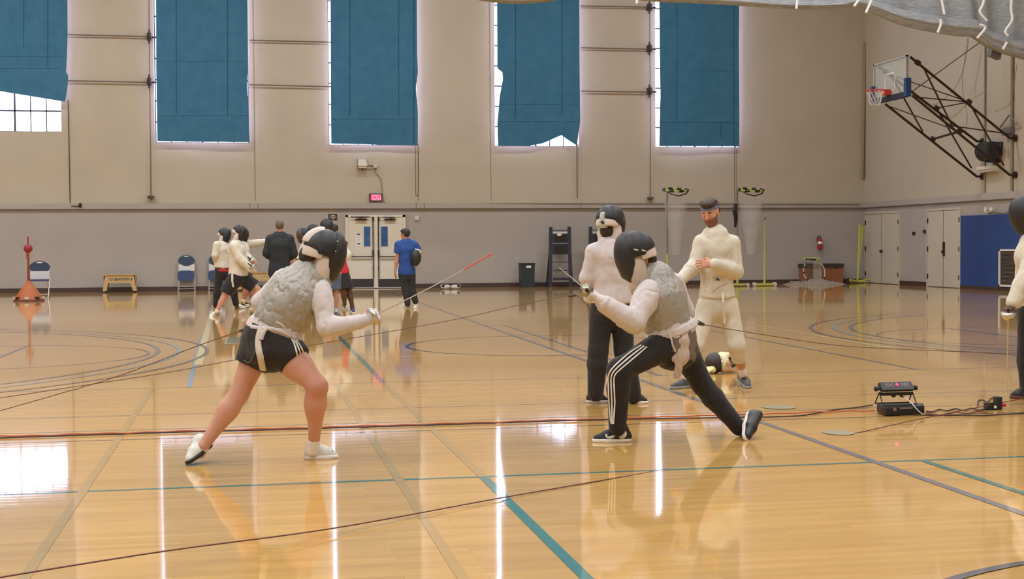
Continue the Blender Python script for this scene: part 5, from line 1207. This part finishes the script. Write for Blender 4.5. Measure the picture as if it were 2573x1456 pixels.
    if mask: mk, MP = fmask(t, hd, fw, up, vox=min(vox, .009), studs=faces or vox < .01, **(maskkw or {}))
    elif hair:
        F_ = nrm(fw); U_ = nrm(up - F_ * np.dot(up, F_)); s = Sdf(min(vox, .007)); c = hd
        s.ell(c + (U_ * .034 - F_ * .02) * headsc, F_, U_, (.098 * headsc, .096 * headsc, .081 * headsc), .01, clip=[(c + U_ * (.055 if faces else .04) + F_ * .06, nrm(F_ - U_ * 1.0)), (c - U_ * .05, -U_)])
        s.ell(c + U_ * .085 + F_ * .01, F_, U_, (.085, .04, .07), .02); solid(s, 'hair', hair, t, .007, 34)
    return dict(t=t, J=jo, bj=bj, P=po, bp=bp, hd=hd, fw=fw, up=up, nb=nb, HP=P, mk=mask and mk)

BSH = mat('black_shoe', rgb(30, 30, 34), .5); GSH = mat('dark_grey_shoe', rgb(70, 72, 76), .5, noise=.2, nscale=30)
# ---- masked fencer seen from behind
C_ = figure('person in white fencing jacket, black trousers and tagged mask standing with back turned', 11.1,
    dict(head=(1533, 563), neck=(1533, 602), shL=(1494, 635), shR=(1564, 637), elL=(1476, 700, .02), elR=(1586, 712, -.02), wrL=(1492, 738, .24), wrR=(1562, 742, .26), hpL=(1512, 778), hpR=(1562, 778), knL=(1503, 885), knR=(1568, 885), anL=(1497, 990), anR=(1592, 995),
         face=(.72, .7, -.12), footL=((1474, 1012), (1530, 1013)), footR=((1573, 1014), (1629, 1015))), (1545, 1015),
    jacket='fencing_jacket', jcol=JW, pants='trousers', pcol=BLK, mask=True, shoes=BSH, soles=WHITE, vox=.008, skin='brown', hw=.145, hem=-.0, jr=.0, fold=.005, pr=(.092, .075, .06))
mk = C_['mk']; hd, fw, up = C_['hd'], nrm(C_['fw']), C_['up']; s = Sdf(.006); s.ell(hd - fw * .03 + up * .02, fw, up, (.124, .134, .036), .01, clip=[(hd - fw * .05, fw), (hd + up * .095, up), (hd - up * .035, -up)]); o, bt_ = solid(s, 'back_tag', mat('silver_grey_tag', rgb(178, 180, 176), .5), mk, keep=True)
for q in ([(1512, 556), (1513, 560)], [(1515, 559), (1517, 562)]): ribbon(bt_, q, .02, 'tag_mark', BLACK, o, .003, 4)
s = Sdf(.007); s.ell(hd - fw * .03 - up * .06, fw, up, (.075, .07, .065), .01); solid(s, 'hair', HAIRD, C_['t'], .004, 30)

# ---- man with headband, mask off
BEARD = rgb(118, 84, 70)
def dpaint(P):
    o = [(P(.05, -.075), .045, BEARD, .028), (P(.03, -.06, .05), .03, BEARD, .03), (P(.03, -.06, -.05), .03, BEARD, .03), (P(.088, -.042), .006, BEARD, .012), (P(.1, -.026), .01, rgb(200, 132, 110), .02), (P(.088, -.059), .011, rgb(172, 92, 84), .008)]
    return o
D_ = figure('bareheaded man in all white fencing kit and a blue headband, hands before him', 12.2,
    dict(head=(1785, 536, -.02), neck=(1797, 577), shL=(1840, 611, -.02), shR=(1763, 611, .0), elL=(1850, 684, -.05), elR=(1746, 668, -.04), wrL=(1792, 664, -.24), wrR=(1712, 702, -.12), hpL=(1828, 768), hpR=(1778, 768), knL=(1850, 868, -.05), knR=(1748, 868, -.08), anL=(1866, 938, .04), anR=(1726, 948, .02),
         face=(-.62, -.72, -.3), footL=((1863, 958), (1880, 977)), footR=((1748, 972), (1686, 979))), (1800, 972),
    jacket='fencing_jacket', jcol=JC, pants='fencing_breeches', pcol=JC, pto=.79, pr=(.09, .074, .056), skin='olive', socks=mat('long_pink_white_sock', rgb(228, 216, 212), .85, bump=.002, bscale=90), sockh=.9, shoes=GSH, soles=mat('grey_sole', rgb(140, 140, 140), .6), faces=True, vox=.008, hw=.138, hem=.02, jr=.0, fold=.007, paint=dpaint, hair=None,
    handspec=dict(L=((-1, .15, .05), (.1, .9, -.3), (0, -.2, 1), (.45, .6, .5)), R=((-.8, -.1, -.6), (.4, .6, -.2), (0, -1, .2), (.9, .9, .6))))
P = D_['HP']; t = D_['t']; fw, up, hd = nrm(D_['fw']), D_['up'], D_['hd']; U_ = nrm(up - fw * np.dot(up, fw)); Lx = np.cross(U_, fw)
s = Sdf(.006); s.ell(P(-.022, .045), fw, U_, (.1, .09, .083), .01, clip=[(P(0, .055), -U_ - fw * .0)]); s.ell(P(.015, .108), fw, U_, (.088, .034, .072), .02); s.ell(P(.055, .102, .02), fw, U_, (.05, .026, .05), .02)
s.ell(P(-.045, .01), fw, U_, (.065, .07, .078), .01, clip=[(P(0, -.045), -U_), (P(-.005, 0), fw)]); solid(s, 'hair', mat('dark_brown_hair', rgb(62, 50, 46), .6, noise=.35, nscale=50, bump=.006, bscale=60), t, .008, 34)
s = Sdf(.0055); s.ell(P(-.012, .035), fw, U_, (.101, .098, .083), .004, clip=[(P(0, .07), U_ + fw * .05), (P(0, .043), -U_ - fw * .0)]); solid(s, 'headband', mat('blue_patterned_cloth', rgb(108, 112, 150), .8, noise=.45, nscale=60), t, .002, 20)
mb = MB(); ey = MB(); br = MB()
for q in (-1, 1):
    c = P(.0705, .0, q * .031); ey.ball(c, .0115, 10)
    mb.ball(P(.0775, -.004, q * .031), .0062, 8); br.tube([P(.087, .026, q * .014), P(.088, .031, q * .03), P(.076, .026, q * .046)], [.004, .0045, .003], 6)
ey.build('eyes', mat('eye_white', rgb(214, 204, 198), .4), t, True); mb.build('irises', mat('brown_iris', rgb(46, 30, 24), .3), t, True); br.build('eyebrows', HAIRD, t)
MB().tube([P(.089, -.0585, -.02), P(.0915, -.0575, 0), P(.089, -.0585, .02)], .0028, 6).build('mouth_line', mat('dark_lip_line', rgb(96, 44, 42), .6), t)
bj = D_['bj']; bp = D_['bp']
NAVY = mat('navy_ink', rgb(50, 56, 92), .7)
for q in ([(1799, 700), (1805, 704)], [(1804, 699), (1799, 706)], [(1806, 702), (1808, 706)]): ribbon(bj, q, .008, 'maker_mark', NAVY, D_['J'], .003, 5)
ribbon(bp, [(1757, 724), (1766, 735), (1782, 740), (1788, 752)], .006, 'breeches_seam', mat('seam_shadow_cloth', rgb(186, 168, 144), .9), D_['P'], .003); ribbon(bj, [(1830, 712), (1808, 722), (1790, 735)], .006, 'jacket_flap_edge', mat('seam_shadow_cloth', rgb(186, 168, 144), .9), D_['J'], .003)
m_ = MB(); q = [at(1816, 735, 12.02), at(1817, 760, 11.98), at(1820, 800, 12.0), at(1821, 813, 12.0)]
for a, b in zip(q[:-1], q[1:]): m_.bar(a, b, .018, .006, (0, 1, 0))
m_.build('hanging_strap', JC, D_['J'])
s = Sdf(.006); a, b = at(1855, 882, 12.16), at(1857, 894, 12.17); s.cone(a, b, .062, .06, .01, clip=[(at(1856, 886, 12.16), a - b), (at(1856, 891, 12.16), b - a)]); solid(s, 'red_knee_band', mat('dark_red_cloth', rgb(120, 44, 44), .8), t)

# ---- fencer cut by the right edge of the frame
E_f = figure('masked fencer at the right edge in white jacket holding a sword point down', 10.75,
    dict(head=(2578, 540), neck=(2596, 592), shL=(2604, 622, -.12), shR=(2616, 622, .2), elL=(2576, 700, -.16), elR=(2600, 700, .24), wrL=(2546, 762, -.18), wrR=(2590, 762, .2), hpL=(2590, 788, -.06), hpR=(2606, 788, .1), knL=(2582, 880, -.06), knR=(2625, 880, .1), anL=(2580, 972, -.06), anR=(2640, 965, .12),
         face=(-.95, -.05, -.3), footL=((2592, 1004), (2537, 1001)), footR=((2660, 990), (2610, 992))), (2600, 1003),
    jacket='fencing_jacket', jcol=JC, pants='trousers', pcol=BLK, mask=True, socks=SOCK, sockh=.12, shoes=BSH, soles=mat('dark_red_sole', rgb(96, 44, 40), .6), vox=.008, skin='brown', hw=.15, hem=.0, jr=.008, pr=(.098, .075, .05),
    handspec=dict(L=((-.6, -.1, -.6), (.1, .3, -1), (0, -1, .2), (.6, .8, .6))))
foil('epee', 'sword held point down by the fencer at the right edge', at(2533, 806, 10.52), at(2530, 990, 10.6), .058, 1.9, None, back=.1, shine=mat('pale_blade', rgb(214, 206, 170), .3, .7))
p = at(2524, 795, 10.52); MB().ball(p, .012, 8)

# ================================================================ people on the far side of the hall
SH_W = mat('white_trainer', rgb(216, 212, 204), .6); NSH = mat('navy_trainer', rgb(40, 46, 92), .5); PSH = mat('beige_trainer', rgb(176, 164, 146), .6)
JB = JC
figure('leftmost far fencer in white jacket with red waistband and black trousers', 28.3,
    dict(head=(563, 592), neck=(560, 609), shL=(567, 616, .15), shR=(545, 616, -.12), elL=(572, 640, .2), elR=(540, 642, -.15), wrL=(588, 650, .1), wrR=(545, 662, .1), hpL=(566, 682, .06), hpR=(553, 682, -.04), knL=(585, 725, .08), knR=(547, 725, -.05), anL=(593, 764, .1), anR=(542, 766, -.05),
         face=(.85, -.3, -.3), footL=((588, 775), (618, 776)), footR=((536, 776), (556, 778))), (560, 776), jacket='fencing_jacket', jcol=JB, pants='trousers', pcol=BLK, mask=True, shoes=SH_W, vox=.012, belt=mat('red_waistband', rgb(176, 30, 40), .7), hem=.02, hw=.15)
G_ = figure('second far fencer lunging in white jacket and wide black shorts', 26.9,
    dict(head=(600, 586), neck=(594, 608), shL=(604, 618, .15), shR=(588, 620, -.14), elL=(618, 645, .16), elR=(602, 650, -.2), wrL=(632, 655, .0), wrR=(632, 678, -.22), hpL=(607, 698, .08), hpR=(592, 698, -.05), knL=(648, 727, .05), knR=(562, 748, -.06), anL=(635, 776, .05), anR=(545, 782, -.04),
         face=(.9, -.1, -.4), footL=((626, 790), (655, 788)), footR=((550, 792), (530, 796))), (590, 792), jacket='fencing_jacket', jcol=JB, pants='shorts', pcol=BLK, pto=.42, pr=(.13, .1, .06), mask=True, shoes=SH_W, socks=SOCK, sockh=.12, vox=.011, hem=-.02, jr=.015, hw=.155,
    handspec=dict(R=((.9, 0, -.3), (0, .3, -1), (0, -1, .2), (.8, .9, .5))))
ribbon(G_['bp'], [(584, 688), (584, 705), (586, 722)], .035, 'hanging_strap', JC, G_['P'], .012)
foil('foil', 'foil in the lunging far fencer\'s lower hand', at(636, 672, 26.6), at(690, 712, 26.8), .06)
foil('foil', 'foil with bright guard held before the second far fencer', at(633, 656, 26.8), at(668, 690, 27.0), .07)
H_f = figure('far fencer behind the lunging one, white sleeve stretched out to the right', 29.2,
    dict(head=(608, 592), neck=(606, 609), shL=(612, 614, .14), shR=(600, 614, -.1), elL=(640, 612, .1), elR=(598, 640, -.1), wrL=(666, 608, .0), wrR=(606, 660, -.1), hpL=(618, 690, .06), hpR=(612, 690, -.04), knL=(628, 725, .06), knR=(618, 728, -.05), anL=(634, 756, .08), anR=(612, 756, -.05),
         face=(.95, 0, -.2), footL=((628, 768), (652, 768)), footR=((606, 768), (628, 768))), (620, 768), jacket='fencing_jacket', jcol=JB, pants='shorts', pcol=BLK, pto=.4, mask=True, shoes=BSH, socks=SOCK, sockh=.12, vox=.012, hem=-.0, jr=.01, hw=.15, skin='tan')
I_f = figure('man in long black jacket standing with back turned between the far fencers', 27.6,
    dict(head=(703, 570), neck=(703, 590), shL=(680, 602, .0), shR=(727, 602, .0), elL=(671, 636, .0), elR=(737, 638, -.0), wrL=(688, 650, .28), wrR=(722, 650, .28), hpL=(692, 690), hpR=(714, 690), knL=(688, 735), knR=(716, 735), anL=(686, 774), anR=(720, 774),
         face=(.1, 1, -.05), footL=((686, 787), (684, 779)), footR=((720, 787), (722, 779))), (703, 786), jacket='black_jacket', jcol=mat('black_jacket_cloth', rgb(36, 40, 44), .85), pants='trousers', pcol=mat('charcoal_trousers', rgb(58, 56, 60), .85), hair=mat('greying_brown_hair', rgb(104, 84, 72), .7, noise=.25, nscale=40), shoes=BSH, soles=BLACK, vox=.011, hem=-.1, jr=.025, hw=.17)
J_f = figure('far fencer with brownish mask half hidden behind the near fencer\'s mask', 28.6,
    dict(head=(762, 592), neck=(768, 611), shL=(776, 618, -.1), shR=(764, 620, .12), elL=(764, 645, -.12), elR=(752, 642, .12), wrL=(748, 655, -.1), wrR=(738, 652, .1), hpL=(778, 685, -.05), hpR=(770, 685, .05), knL=(772, 728, -.05), knR=(792, 728, .05), anL=(764, 766, -.05), anR=(797, 766, .05),
         face=(-.95, -.1, -.15), footL=((772, 777), (746, 777)), footR=((800, 777), (780, 778))), (778, 777), jacket='fencing_jacket', jcol=JB, pants='trousers', pcol=BLK, mask=True, shoes=NSH, vox=.012, hem=.0, hw=.15, maskkw=dict(meshm=mat('brownish_mask_mesh', rgb(74, 60, 50), .4)))
foil('foil', 'foil with bright guard pointing left at the man in black\'s elbow', at(750, 651, 28.3), at(734, 648, 28.6), .085)
K_f = figure('far fencer with black mask seen just above the near fencer\'s mask', 30.2,
    dict(head=(788, 582), neck=(790, 602), shL=(802, 612, -.1), shR=(782, 612, .12), elL=(802, 640, -.12), elR=(776, 640, .12), wrL=(790, 655, -.1), wrR=(768, 655, .1), hpL=(798, 680, -.05), hpR=(790, 680, .05), knL=(796, 722, -.05), knR=(806, 722, .05), anL=(790, 758, -.05), anR=(808, 758, .05),
         face=(-.8, .3, -.15), footL=((796, 768), (774, 768)), footR=((812, 768), (794, 769))), (796, 768), jacket='fencing_jacket', jcol=JB, pants='trousers', pcol=BLK, mask=True, shoes=BSH, vox=.012, hem=.0, hw=.15)
L_f = figure('tall far fencer in white jacket and denim shorts right behind the near mask', 26.2,
    dict(head=(820, 572), neck=(828, 598), shL=(848, 612, .06), shR=(816, 612, -.06), elL=(874, 640, .0), elR=(812, 645, -.12), wrL=(852, 660, -.15), wrR=(824, 662, -.2), hpL=(842, 690, .05), hpR=(824, 690, -.05), knL=(842, 738, .05), knR=(826, 738, -.05), anL=(845, 782, .04), anR=(828, 786, -.05),
         face=(.7, -.55, -.2), footL=((842, 794), (856, 803)), footR=((826, 797), (836, 806))), (838, 800), jacket='fencing_jacket', jcol=JB, pants='denim_shorts', pcol=mat('denim', rgb(82, 98, 124), .85), pto=.42, pr=(.1, .08, .06), mask=True, shoes=mat('grey_black_shoe', rgb(70, 66, 66), .6), socks=mat('grey_sock', rgb(168, 160, 158), .85), sockh=.2, vox=.011, hem=-.06, jr=.01, hw=.15, skin='tan')
M_f = figure('far person in red shirt and black shorts behind the tall fencer', 27.9,
    dict(head=(840, 580), neck=(844, 602), shL=(858, 614, .06), shR=(836, 614, -.05), elL=(866, 642, .1), elR=(838, 645, -.1), wrL=(868, 622, -.1), wrR=(842, 664, -.15), hpL=(864, 692, .05), hpR=(852, 692, -.05), knL=(878, 738, .05), knR=(864, 736, -.05), anL=(886, 772, .02), anR=(866, 766, -.02),
         face=(.5, .8, -.1), footL=((884, 778), (889, 788)), footR=((862, 772), (871, 780))), (872, 781), jacket='red_shirt', jcol=mat('red_cloth', rgb(196, 30, 56), .8), sleeve=.4, pants='shorts', pcol=BLK, pto=.42, pr=(.1, .085, .06), hair=HAIRD, shoes=[PSH, NSH], vox=.011, hem=-.02, hw=.14, skin='brown')
N_f = figure('boy in blue T-shirt with a dark mask under his arm walking by the doors', 29.0,
    dict(head=(1018, 590), neck=(1021, 606), shL=(1002, 616, .02), shR=(1041, 616, -.0), elL=(998, 650, .0), elR=(1056, 640, .02), wrL=(993, 680, -.02), wrR=(1050, 656, -.08), hpL=(1013, 690), hpR=(1032, 690), knL=(1019, 728), knR=(1035, 728), anL=(1024, 764), anR=(1044, 758),
         face=(-.8, .55, -.1), footL=((1030, 774), (1006, 774)), footR=((1046, 767), (1043, 776))), (1027, 774), jacket='blue_t_shirt', jcol=mat('royal_blue_cloth', rgb(34, 70, 138), .85), sleeve=.38, pants='trousers', pcol=mat('dark_trousers', rgb(38, 42, 46), .85), hair=HAIRD, shoes=mat('pale_lime_shoe', rgb(208, 204, 172), .6), vox=.011, hem=-.06, hw=.14, jr=.012, skin='tan', collar=False,
    handspec=dict(L=((0, -.1, -1), (.6, .3, 0), (.3, .8, 0), (.25, .3, .2))))
mkp = thing('fencing_mask', at(1047, 664, 28.86), 'black fencing mask tucked under the arm of the boy in blue', 'fencing mask'); c = at(1045, 648, 28.82)
s = Sdf(.01); s.ell(c, (0, 0, 1), (1, 0, 0), (.17, .11, .1), .01); solid(s, 'mesh_shell', MBL, mkp)
MB().tube([c + [-.02, -.02, .17], c + [.06, -.03, .16], c + [.09, -.02, .1]], .02, 8).build('bib_edge', BIB, mkp)

# ---------------------------------------------------------------- mask and glove on the floor
Y0 = fl(1805, 940)[1]
mt_ = thing('fencing_mask', fl(1805, 940), 'fencing mask lying on the floor behind the lunging fencer', 'fencing mask')
s = Sdf(.006); c = at(1797, 915, Y0 + .1); c[2] = .105; s.ell(c, (-1, 0, 0), (0, 0, 1), (.105, .105, .1), .01, clip=[(c + [.04, 0, 0], (1, 0, .15))]); solid(s, 'mesh_front', mat('brown_black_mask_mesh', rgb(48, 40, 38), .5, bump=.0008, bscale=300), mt_)
s = Sdf(.006); s.ell(c + [.075, 0, .005], (1, 0, 0), (0, 0, 1), (.07, .105, .1), .01, clip=[(c + [.028, 0, 0], (-1, 0, -.15)), (c + [.12, 0, 0], (1, 0, 0))]); s.cone(c + [.09, -.04, .075], c + [.15, -.04, .088], .025, .02, .02); solid(s, 'bib', mat('pale_yellow_cloth', rgb(226, 220, 176), .8), mt_, .004, 16)
s = Sdf(.006); s.cone(c + [.08, -.07, -.07], c + [.17, -.06, -.08], .03, .022, .03); s.cone(c + [.1, -.08, .0], c + [.12, -.07, -.06], .03, .03, .03); solid(s, 'bib_lining', mat('tan_lining', rgb(190, 146, 112), .8), mt_, .004, 16)
s = Sdf(.006); p = c + np.array([.16, -.02, .0]); s.ell(p, (1, 0, 0), (0, 0, 1), (.06, .058, .055), .01); s.ell(p + [-.02, -.03, -.002], (1, 0, 0), (0, 0, 1), (.05, .042, .05), .01, sub=True); solid(s, 'back_spring', BLACK, mt_)
MB().box(p[0] - .055, p[0] + .03, p[1] - .02, p[1] + .01, p[2] - .035, p[2] + .035).build('spring_pad', GREY, mt_)
m_ = MB()
for dx, dz in ((.032, .06), (.04, .02), (.038, -.01)): m_.ball(c + [dx, -.1, dz], .014 if dz > 0 else .007, 8, (.8, .4, 1.3))
m_.build('studs', WHITE, mt_)
gl = thing('fencing_glove', fl(1772, 940), 'pale yellow fencing glove on the floor against the loose mask', 'glove')
s = Sdf(.005); a = fl(1790, 940) + [0, 0, .04]; s.cone(a, a + [-.06, .01, .0], .036, .032, .02)
for i in range(4): q = a + np.array([-.05, -.03 + .02 * i, .005]); s.cone(q, q + [-.055, -.005, -.012], .014, .012, .006); s.cone(q + [-.055, -.005, -.012], q + [-.09, -.012, -.022], .012, .011, .004)
s.cone(a + [-.02, -.03, 0], a + [-.06, -.055, -.015], .014, .011, .008); s.clips = [((0, 0, .002), (0, 0, -1))]; solid(s, 'glove_body', mat('pale_lime_glove', rgb(216, 212, 150), .8, noise=.15, nscale=40), gl, .003, 20)

# ---------------------------------------------------------------- scoring box on its case
c0, c1 = fl(2193, 1040), fl(2336, 1046); Yc = 9.88
cs = thing('equipment_case', fl(2262, 1046), 'flat black plastic case on the floor carrying the scoring box', 'case')
def F2(px, py, z=0): return fl(px, py, z)
zc_ = .07; a, b, c_, d_ = fl(2226, 1048), fl(2337, 1046), fl(2330, 1030), fl(2193, 1030)
a2 = np.array([a[0] - .09, a[1] + .02, 0]); P0 = [np.array([fl(2200, 1040)[0], 9.94, 0]), np.array([fl(2226, 1047)[0], 9.86, 0]), np.array([fl(2334, 1045)[0], 9.9, 0]), np.array([fl(2336, 1040)[0], 10.05, 0]), np.array([fl(2205, 1038)[0], 10.1, 0])]
s = MB().prism([q + [0, 0, .002] for q in P0], (0, 0, zc_)); cb_ = s.build('case_body', BLACK, cs)
bm_mod = cb_.modifiers.new('b', 'BEVEL'); bm_mod.width = .012; bm_mod.segments = 2
m_ = MB(); m_.bar(lerp(P0[1], P0[2], .35) + [0, -.004, .055], lerp(P0[1], P0[2], .68) + [0, -.004, .055], .012, .006, (0, 1, 0)); m_.build('case_handle', GREY, cs)
MB().lathe(lerp(P0[1], P0[2], .22) + [0, -.002, .05], [(.014, 0), (.014, .006)], 12, (0, -1, 0)).build('case_latch', GREY, cs)
sb = thing('scoring_box', (fl(2250, 1035)[0], 9.98, zc_ + .002), 'black scoring machine with red light on a wire stand atop the case', 'scoring machine'); Ys = 9.98
def Q(px, py, dy=0): return at(px, py, Ys + dy)
zt = zc_ + .004
cc = Q(2251, 973); hx = (Q(2291, 973)[0] - Q(2211, 973)[0]) / 2; hz = (Q(2250, 963)[2] - Q(2250, 982)[2]) / 2
bx = MB().obox(cc, (hx, 0, 0), (0, .022, -.012), (0, .03, hz)).build('display_body', mat('dark_display', rgb(40, 40, 40), .5), sb); md = bx.modifiers.new('b', 'BEVEL'); md.width = .006; md.segments = 2
n_ = nrm(np.cross((1, 0, 0), (0, .03, hz))); fc_ = cc + n_ * .026; upv = nrm((0, .03, hz))
MB().lathe(fc_ + np.array([.0, 0, 0]), [(.012, 0), (.012, .004), (.006, .007)], 12, n_).build('red_lamp', mat('red_lamp_light', rgb(240, 40, 90), .4, emit=rgb(255, 40, 100), estr=2.2), sb)
LEG_ = mat('pale_lettering', rgb(150, 148, 146), .7)
for sx in (-1, 1):
    m_ = MB()
    for k in range(7):
        x = sx * (.035 + .0095 * k); m_.obox(fc_ + np.array([x, 0, 0]) + upv * (.004 * ((k * 5) % 3 - 1)), (.0015, 0, 0), upv * (.02 - .004 * (k % 3)), n_ * .001); 
        if k % 2: m_.obox(fc_ + np.array([x + .004 * sx, 0, 0]) + upv * (.012 - .006 * (k % 4)), (.004, 0, 0), upv * .0015, n_ * .001)
    m_.build('panel_lettering', LEG_, sb)
MB().obox(cc + [0, -.02, -hz - .004], (hx, 0, 0), (0, .02, 0), (0, 0, .003)).build('metal_edge', CHROME, sb); MB().obox(cc + [0, .0, -hz - .022], (hx * .98, 0, 0), (0, .02, 0), (0, 0, .012)).build('lower_rail', BLACK, sb)
for sx in (-1, 1):
    e = cc + np.array([sx * hx, 0, -.01]); MB().lathe(e, [(.012, 0), (.012, .02), (.02, .022), (.02, .04), (.012, .045)], 12, (sx, 0, 0)).build('clamp_knob', BLACK, sb)
m_ = MB()
for sx in (-1, 1):
    e = cc + np.array([sx * (hx - .005), 0, -hz - .01]); x = e[0]
    m_.tube([(x + sx * .01, e[1] - .0, e[2]), (x + sx * .012, e[1] - .07, zt + .004)], .005, 6); m_.tube([(x + sx * .01, e[1], e[2]), (x + sx * .012, e[1] + .07, zt + .004)], .005, 6)
for dy in (-.07, .07): m_.tube([(cc[0] - hx - .007, cc[1] + dy, zt + .004), (cc[0] + hx + .007, cc[1] + dy, zt + .004)], .005, 6)
m_.build('wire_stand', BLACK, sb)
for px in (2246, 2268): q = Q(px, 991); MB().prism([q + [-.035, 0, .02], q + [.035, 0, .02], q + [.01, 0, -.025], q + [-.01, 0, -.025]], (0, .02, 0)).build('socket_bracket', BLACK, sb)
PURPLE = mat('white_cable', rgb(214, 208, 202), .5); DK = mat('brown_black_cable', rgb(58, 42, 38), .6); ORC = mat('orange_cord', rgb(190, 96, 52), .6)
def cable(name, pts, r, m, label, k=6, z=None, cat='cable'):
    P = catmull(pts, k) if k else pts
    if z is not None: P = [np.array([p[0], p[1], max(p[2], z)]) for p in P]
    return tag(MB().tube(P, r, 6).build(name, m), label, cat)
cable('white_cable', [Q(2266, 992), at(2278, 1002, 9.92), at(2291, 1014, 9.87), at(2301, 1026, 9.835), at(2316, 1040, 9.825), at(2337, 1049, 9.83)], .004, PURPLE, 'pale cable curving from the scoring machine over the case')
def fcable(pts, r, m, label, name='floor_cable', k=6, z=None): return cable(name, [fl(a, b, (z or r) + .003) for a, b in pts], r, m, label, k)
fcable([(-30, 1101), (0, 1101), (400, 1088), (700, 1080), (1100, 1068), (1480, 1056), (1700, 1052), (1900, 1049), (2000, 1046), (2040, 1041), (2100, 1030), (2150, 1025), (2193, 1018)], .0055, DK, 'dark cable along the floor from the left edge up to the scoring machine')
P = []
for i in range(260):
    u = i / 259; x = -30 + 2225 * u; y = 1098 - 66.5 * u + (1.2 * math.sin(u * 3)); q = fl(x, y, .012); q[1] += .018 * math.sin(u * 150) + .012 * math.sin(u * 61 + 1); P.append(q)
cable('extension_cord', P, .0055, ORC, 'orange extension cord lying beside the dark floor cable', 0)
fcable([(2328, 1034), (2342, 1036), (2360, 1030), (2380, 1033), (2400, 1028), (2420, 1032), (2440, 1027), (2462, 1031), (2480, 1027)], .006, DK, 'twisted dark cable between the case and the adaptor')
fcable([(2326, 1039), (2370, 1044), (2400, 1036), (2430, 1040), (2455, 1034), (2480, 1036)], .006, mat('reddish_cable', rgb(120, 66, 52), .6), 'reddish wavy cable just in front of the twisted one')
fcable([(2318, 1044), (2400, 1044), (2460, 1045), (2520, 1042), (2600, 1038)], .006, DK, 'dark cable running right along the floor from the case corner')
fcable([(2457, 1020), (2458, 1008), (2470, 1006), (2482, 1012)], .005, DK, 'short looped cable left of the adaptor'); fcable([(2482, 1012), (2490, 1002), (2505, 1001), (2515, 1012)], .005, DK, 'short looped cable behind the adaptor')
pa = fl(2500, 1030); pt_ = thing('power_adaptor', pa, 'black plug adaptor block with a red plug on the floor at right', 'power adaptor')
MB().box(pa[0] - .08, pa[0] + .0, pa[1] - .03, pa[1] + .03, .002, .055).build('adaptor_body', BLACK, pt_); MB().box(pa[0] + .0, pa[0] + .045, pa[1] - .03, pa[1] + .03, .002, .1).build('tall_plug', BLACK, pt_)
MB().box(pa[0] + .045, pa[0] + .09, pa[1] - .012, pa[1] + .012, .02, .045).build('red_plug', mat('red_plug', rgb(200, 40, 60), .5), pt_); MB().box(pa[0] - .025, pa[0] - .005, pa[1] - .033, pa[1] - .03, .015, .035).build('white_socket', PAPER, pt_)

# ---------------------------------------------------------------- body wires of the fencers and reels
WR = mat('brown_reel_wire', rgb(96, 66, 50), .5)
def wire(name, pts, r, label, m=None): return cable(name, pts, r, m or WR, label, 8)
w_ = wire('body_wire', [at(-60, 1050, 9.6), at(0, 1033, 9.5), at(150, 990, 9.35), at(300, 945, 9.15), at(490, 872, 8.9), at(608, 831, 8.72)], .003, 'brown reel wire from the left edge to the back of the fencer in shorts')
MB().tube([at(602, 833, 8.74), at(622, 825, 8.7)], .009, 8).build('plug', BLACK, w_)
w_ = wire('body_wire', [at(1740, 806, 9.05), at(1760, 815, 9.1), at(1940, 845, 9.9), at(2100, 868, 10.4), at(2260, 878, 11.1), at(2400, 884, 11.6), at(2640, 893, 12.4)], .003, 'reel wire from the lunging fencer\'s back toward the right edge')
MB().tube([at(1738, 806, 9.05), at(1752, 811, 9.08)], .014, 8).build('clip', BIB, w_); MB().tube([at(1752, 811, 9.08), at(1768, 816, 9.13)], [.018, .01], 8).build('plug', BLACK, w_)
w_ = wire('body_wire', [at(-60, 1010, 10.2), at(150, 978, 10.25), at(430, 935, 10.35), at(740, 876, 10.5), at(1000, 830, 10.6), at(1160, 800, 10.65), at(1300, 768, 10.7), at(1400, 748, 10.75), at(1428, 744, 10.76), at(1450, 744, 10.77), at(1464, 756, 10.78), at(1476, 768, 10.8), at(1490, 785, 10.85), at(1510, 790, 10.9)], .003, 'long reel wire crossing behind both bouting fencers to the standing one')
s_ = MB(); s_.tube([at(1427, 744.5, 10.76), at(1434, 743, 10.76), at(1440, 743, 10.76), at(1448, 743.5, 10.77)], [.006, .014, .014, .006], 8); s_.build('plug', mat('brown_plug', rgb(74, 54, 42), .5), w_)
wire('reel_wire', [at(-40, 1462, 5.2), at(0, 1452, 5.25), at(420, 1385, 5.8), at(840, 1328, 6.4), at(1270, 1250, 7.1), at(1650, 1184, 7.8), at(1900, 1138, 8.4), at(2100, 1100, 8.9), at(2320, 1052, 9.5), at(2480, 1020, 10.0), at(2620, 992, 10.6)], .0035, 'long thin reel wire crossing the near floor from lower left to right', mat('red_brown_wire', rgb(92, 50, 40), .5))
# floor outlet plates
PL = mat('worn_floor_plate', rgb(150, 142, 116), .4, .3, noise=.2, nscale=30)
for i, (x0, x1, y, l) in enumerate(((1918, 2004, 1026, 'worn metal floor plate behind the dark floor cables'), (2070, 2150, 1090, 'worn metal floor plate in front of the scoring box'), (566, 622, 857, 'grey slotted floor grille behind the fencer in shorts'))):
    a, b = fl(x0, y), fl(x1, y); hy = .13 if i < 2 else .7; s = MB()
    if i < 2: s.lathe((0, 0, 0), [(1, 0), (1, .001)], 28); s.v = [((a[0] + b[0]) / 2 + v[0] * (b[0] - a[0]) / 2, a[1] + v[1] * hy, .0035 + v[2]) for v in s.v]
    else: s.box(a[0], b[0], a[1] - hy, a[1] + hy, .002, .006)
    s = s.build('floor_plate', PL); tag(s, l, 'floor plate')
    if i == 2:
        for k in range(6): yy = a[1] - hy + .15 + k * .22; MB().box(a[0] + .03, b[0] - .03, yy, yy + .07, .006, .008).build('slot', BLACK, s)
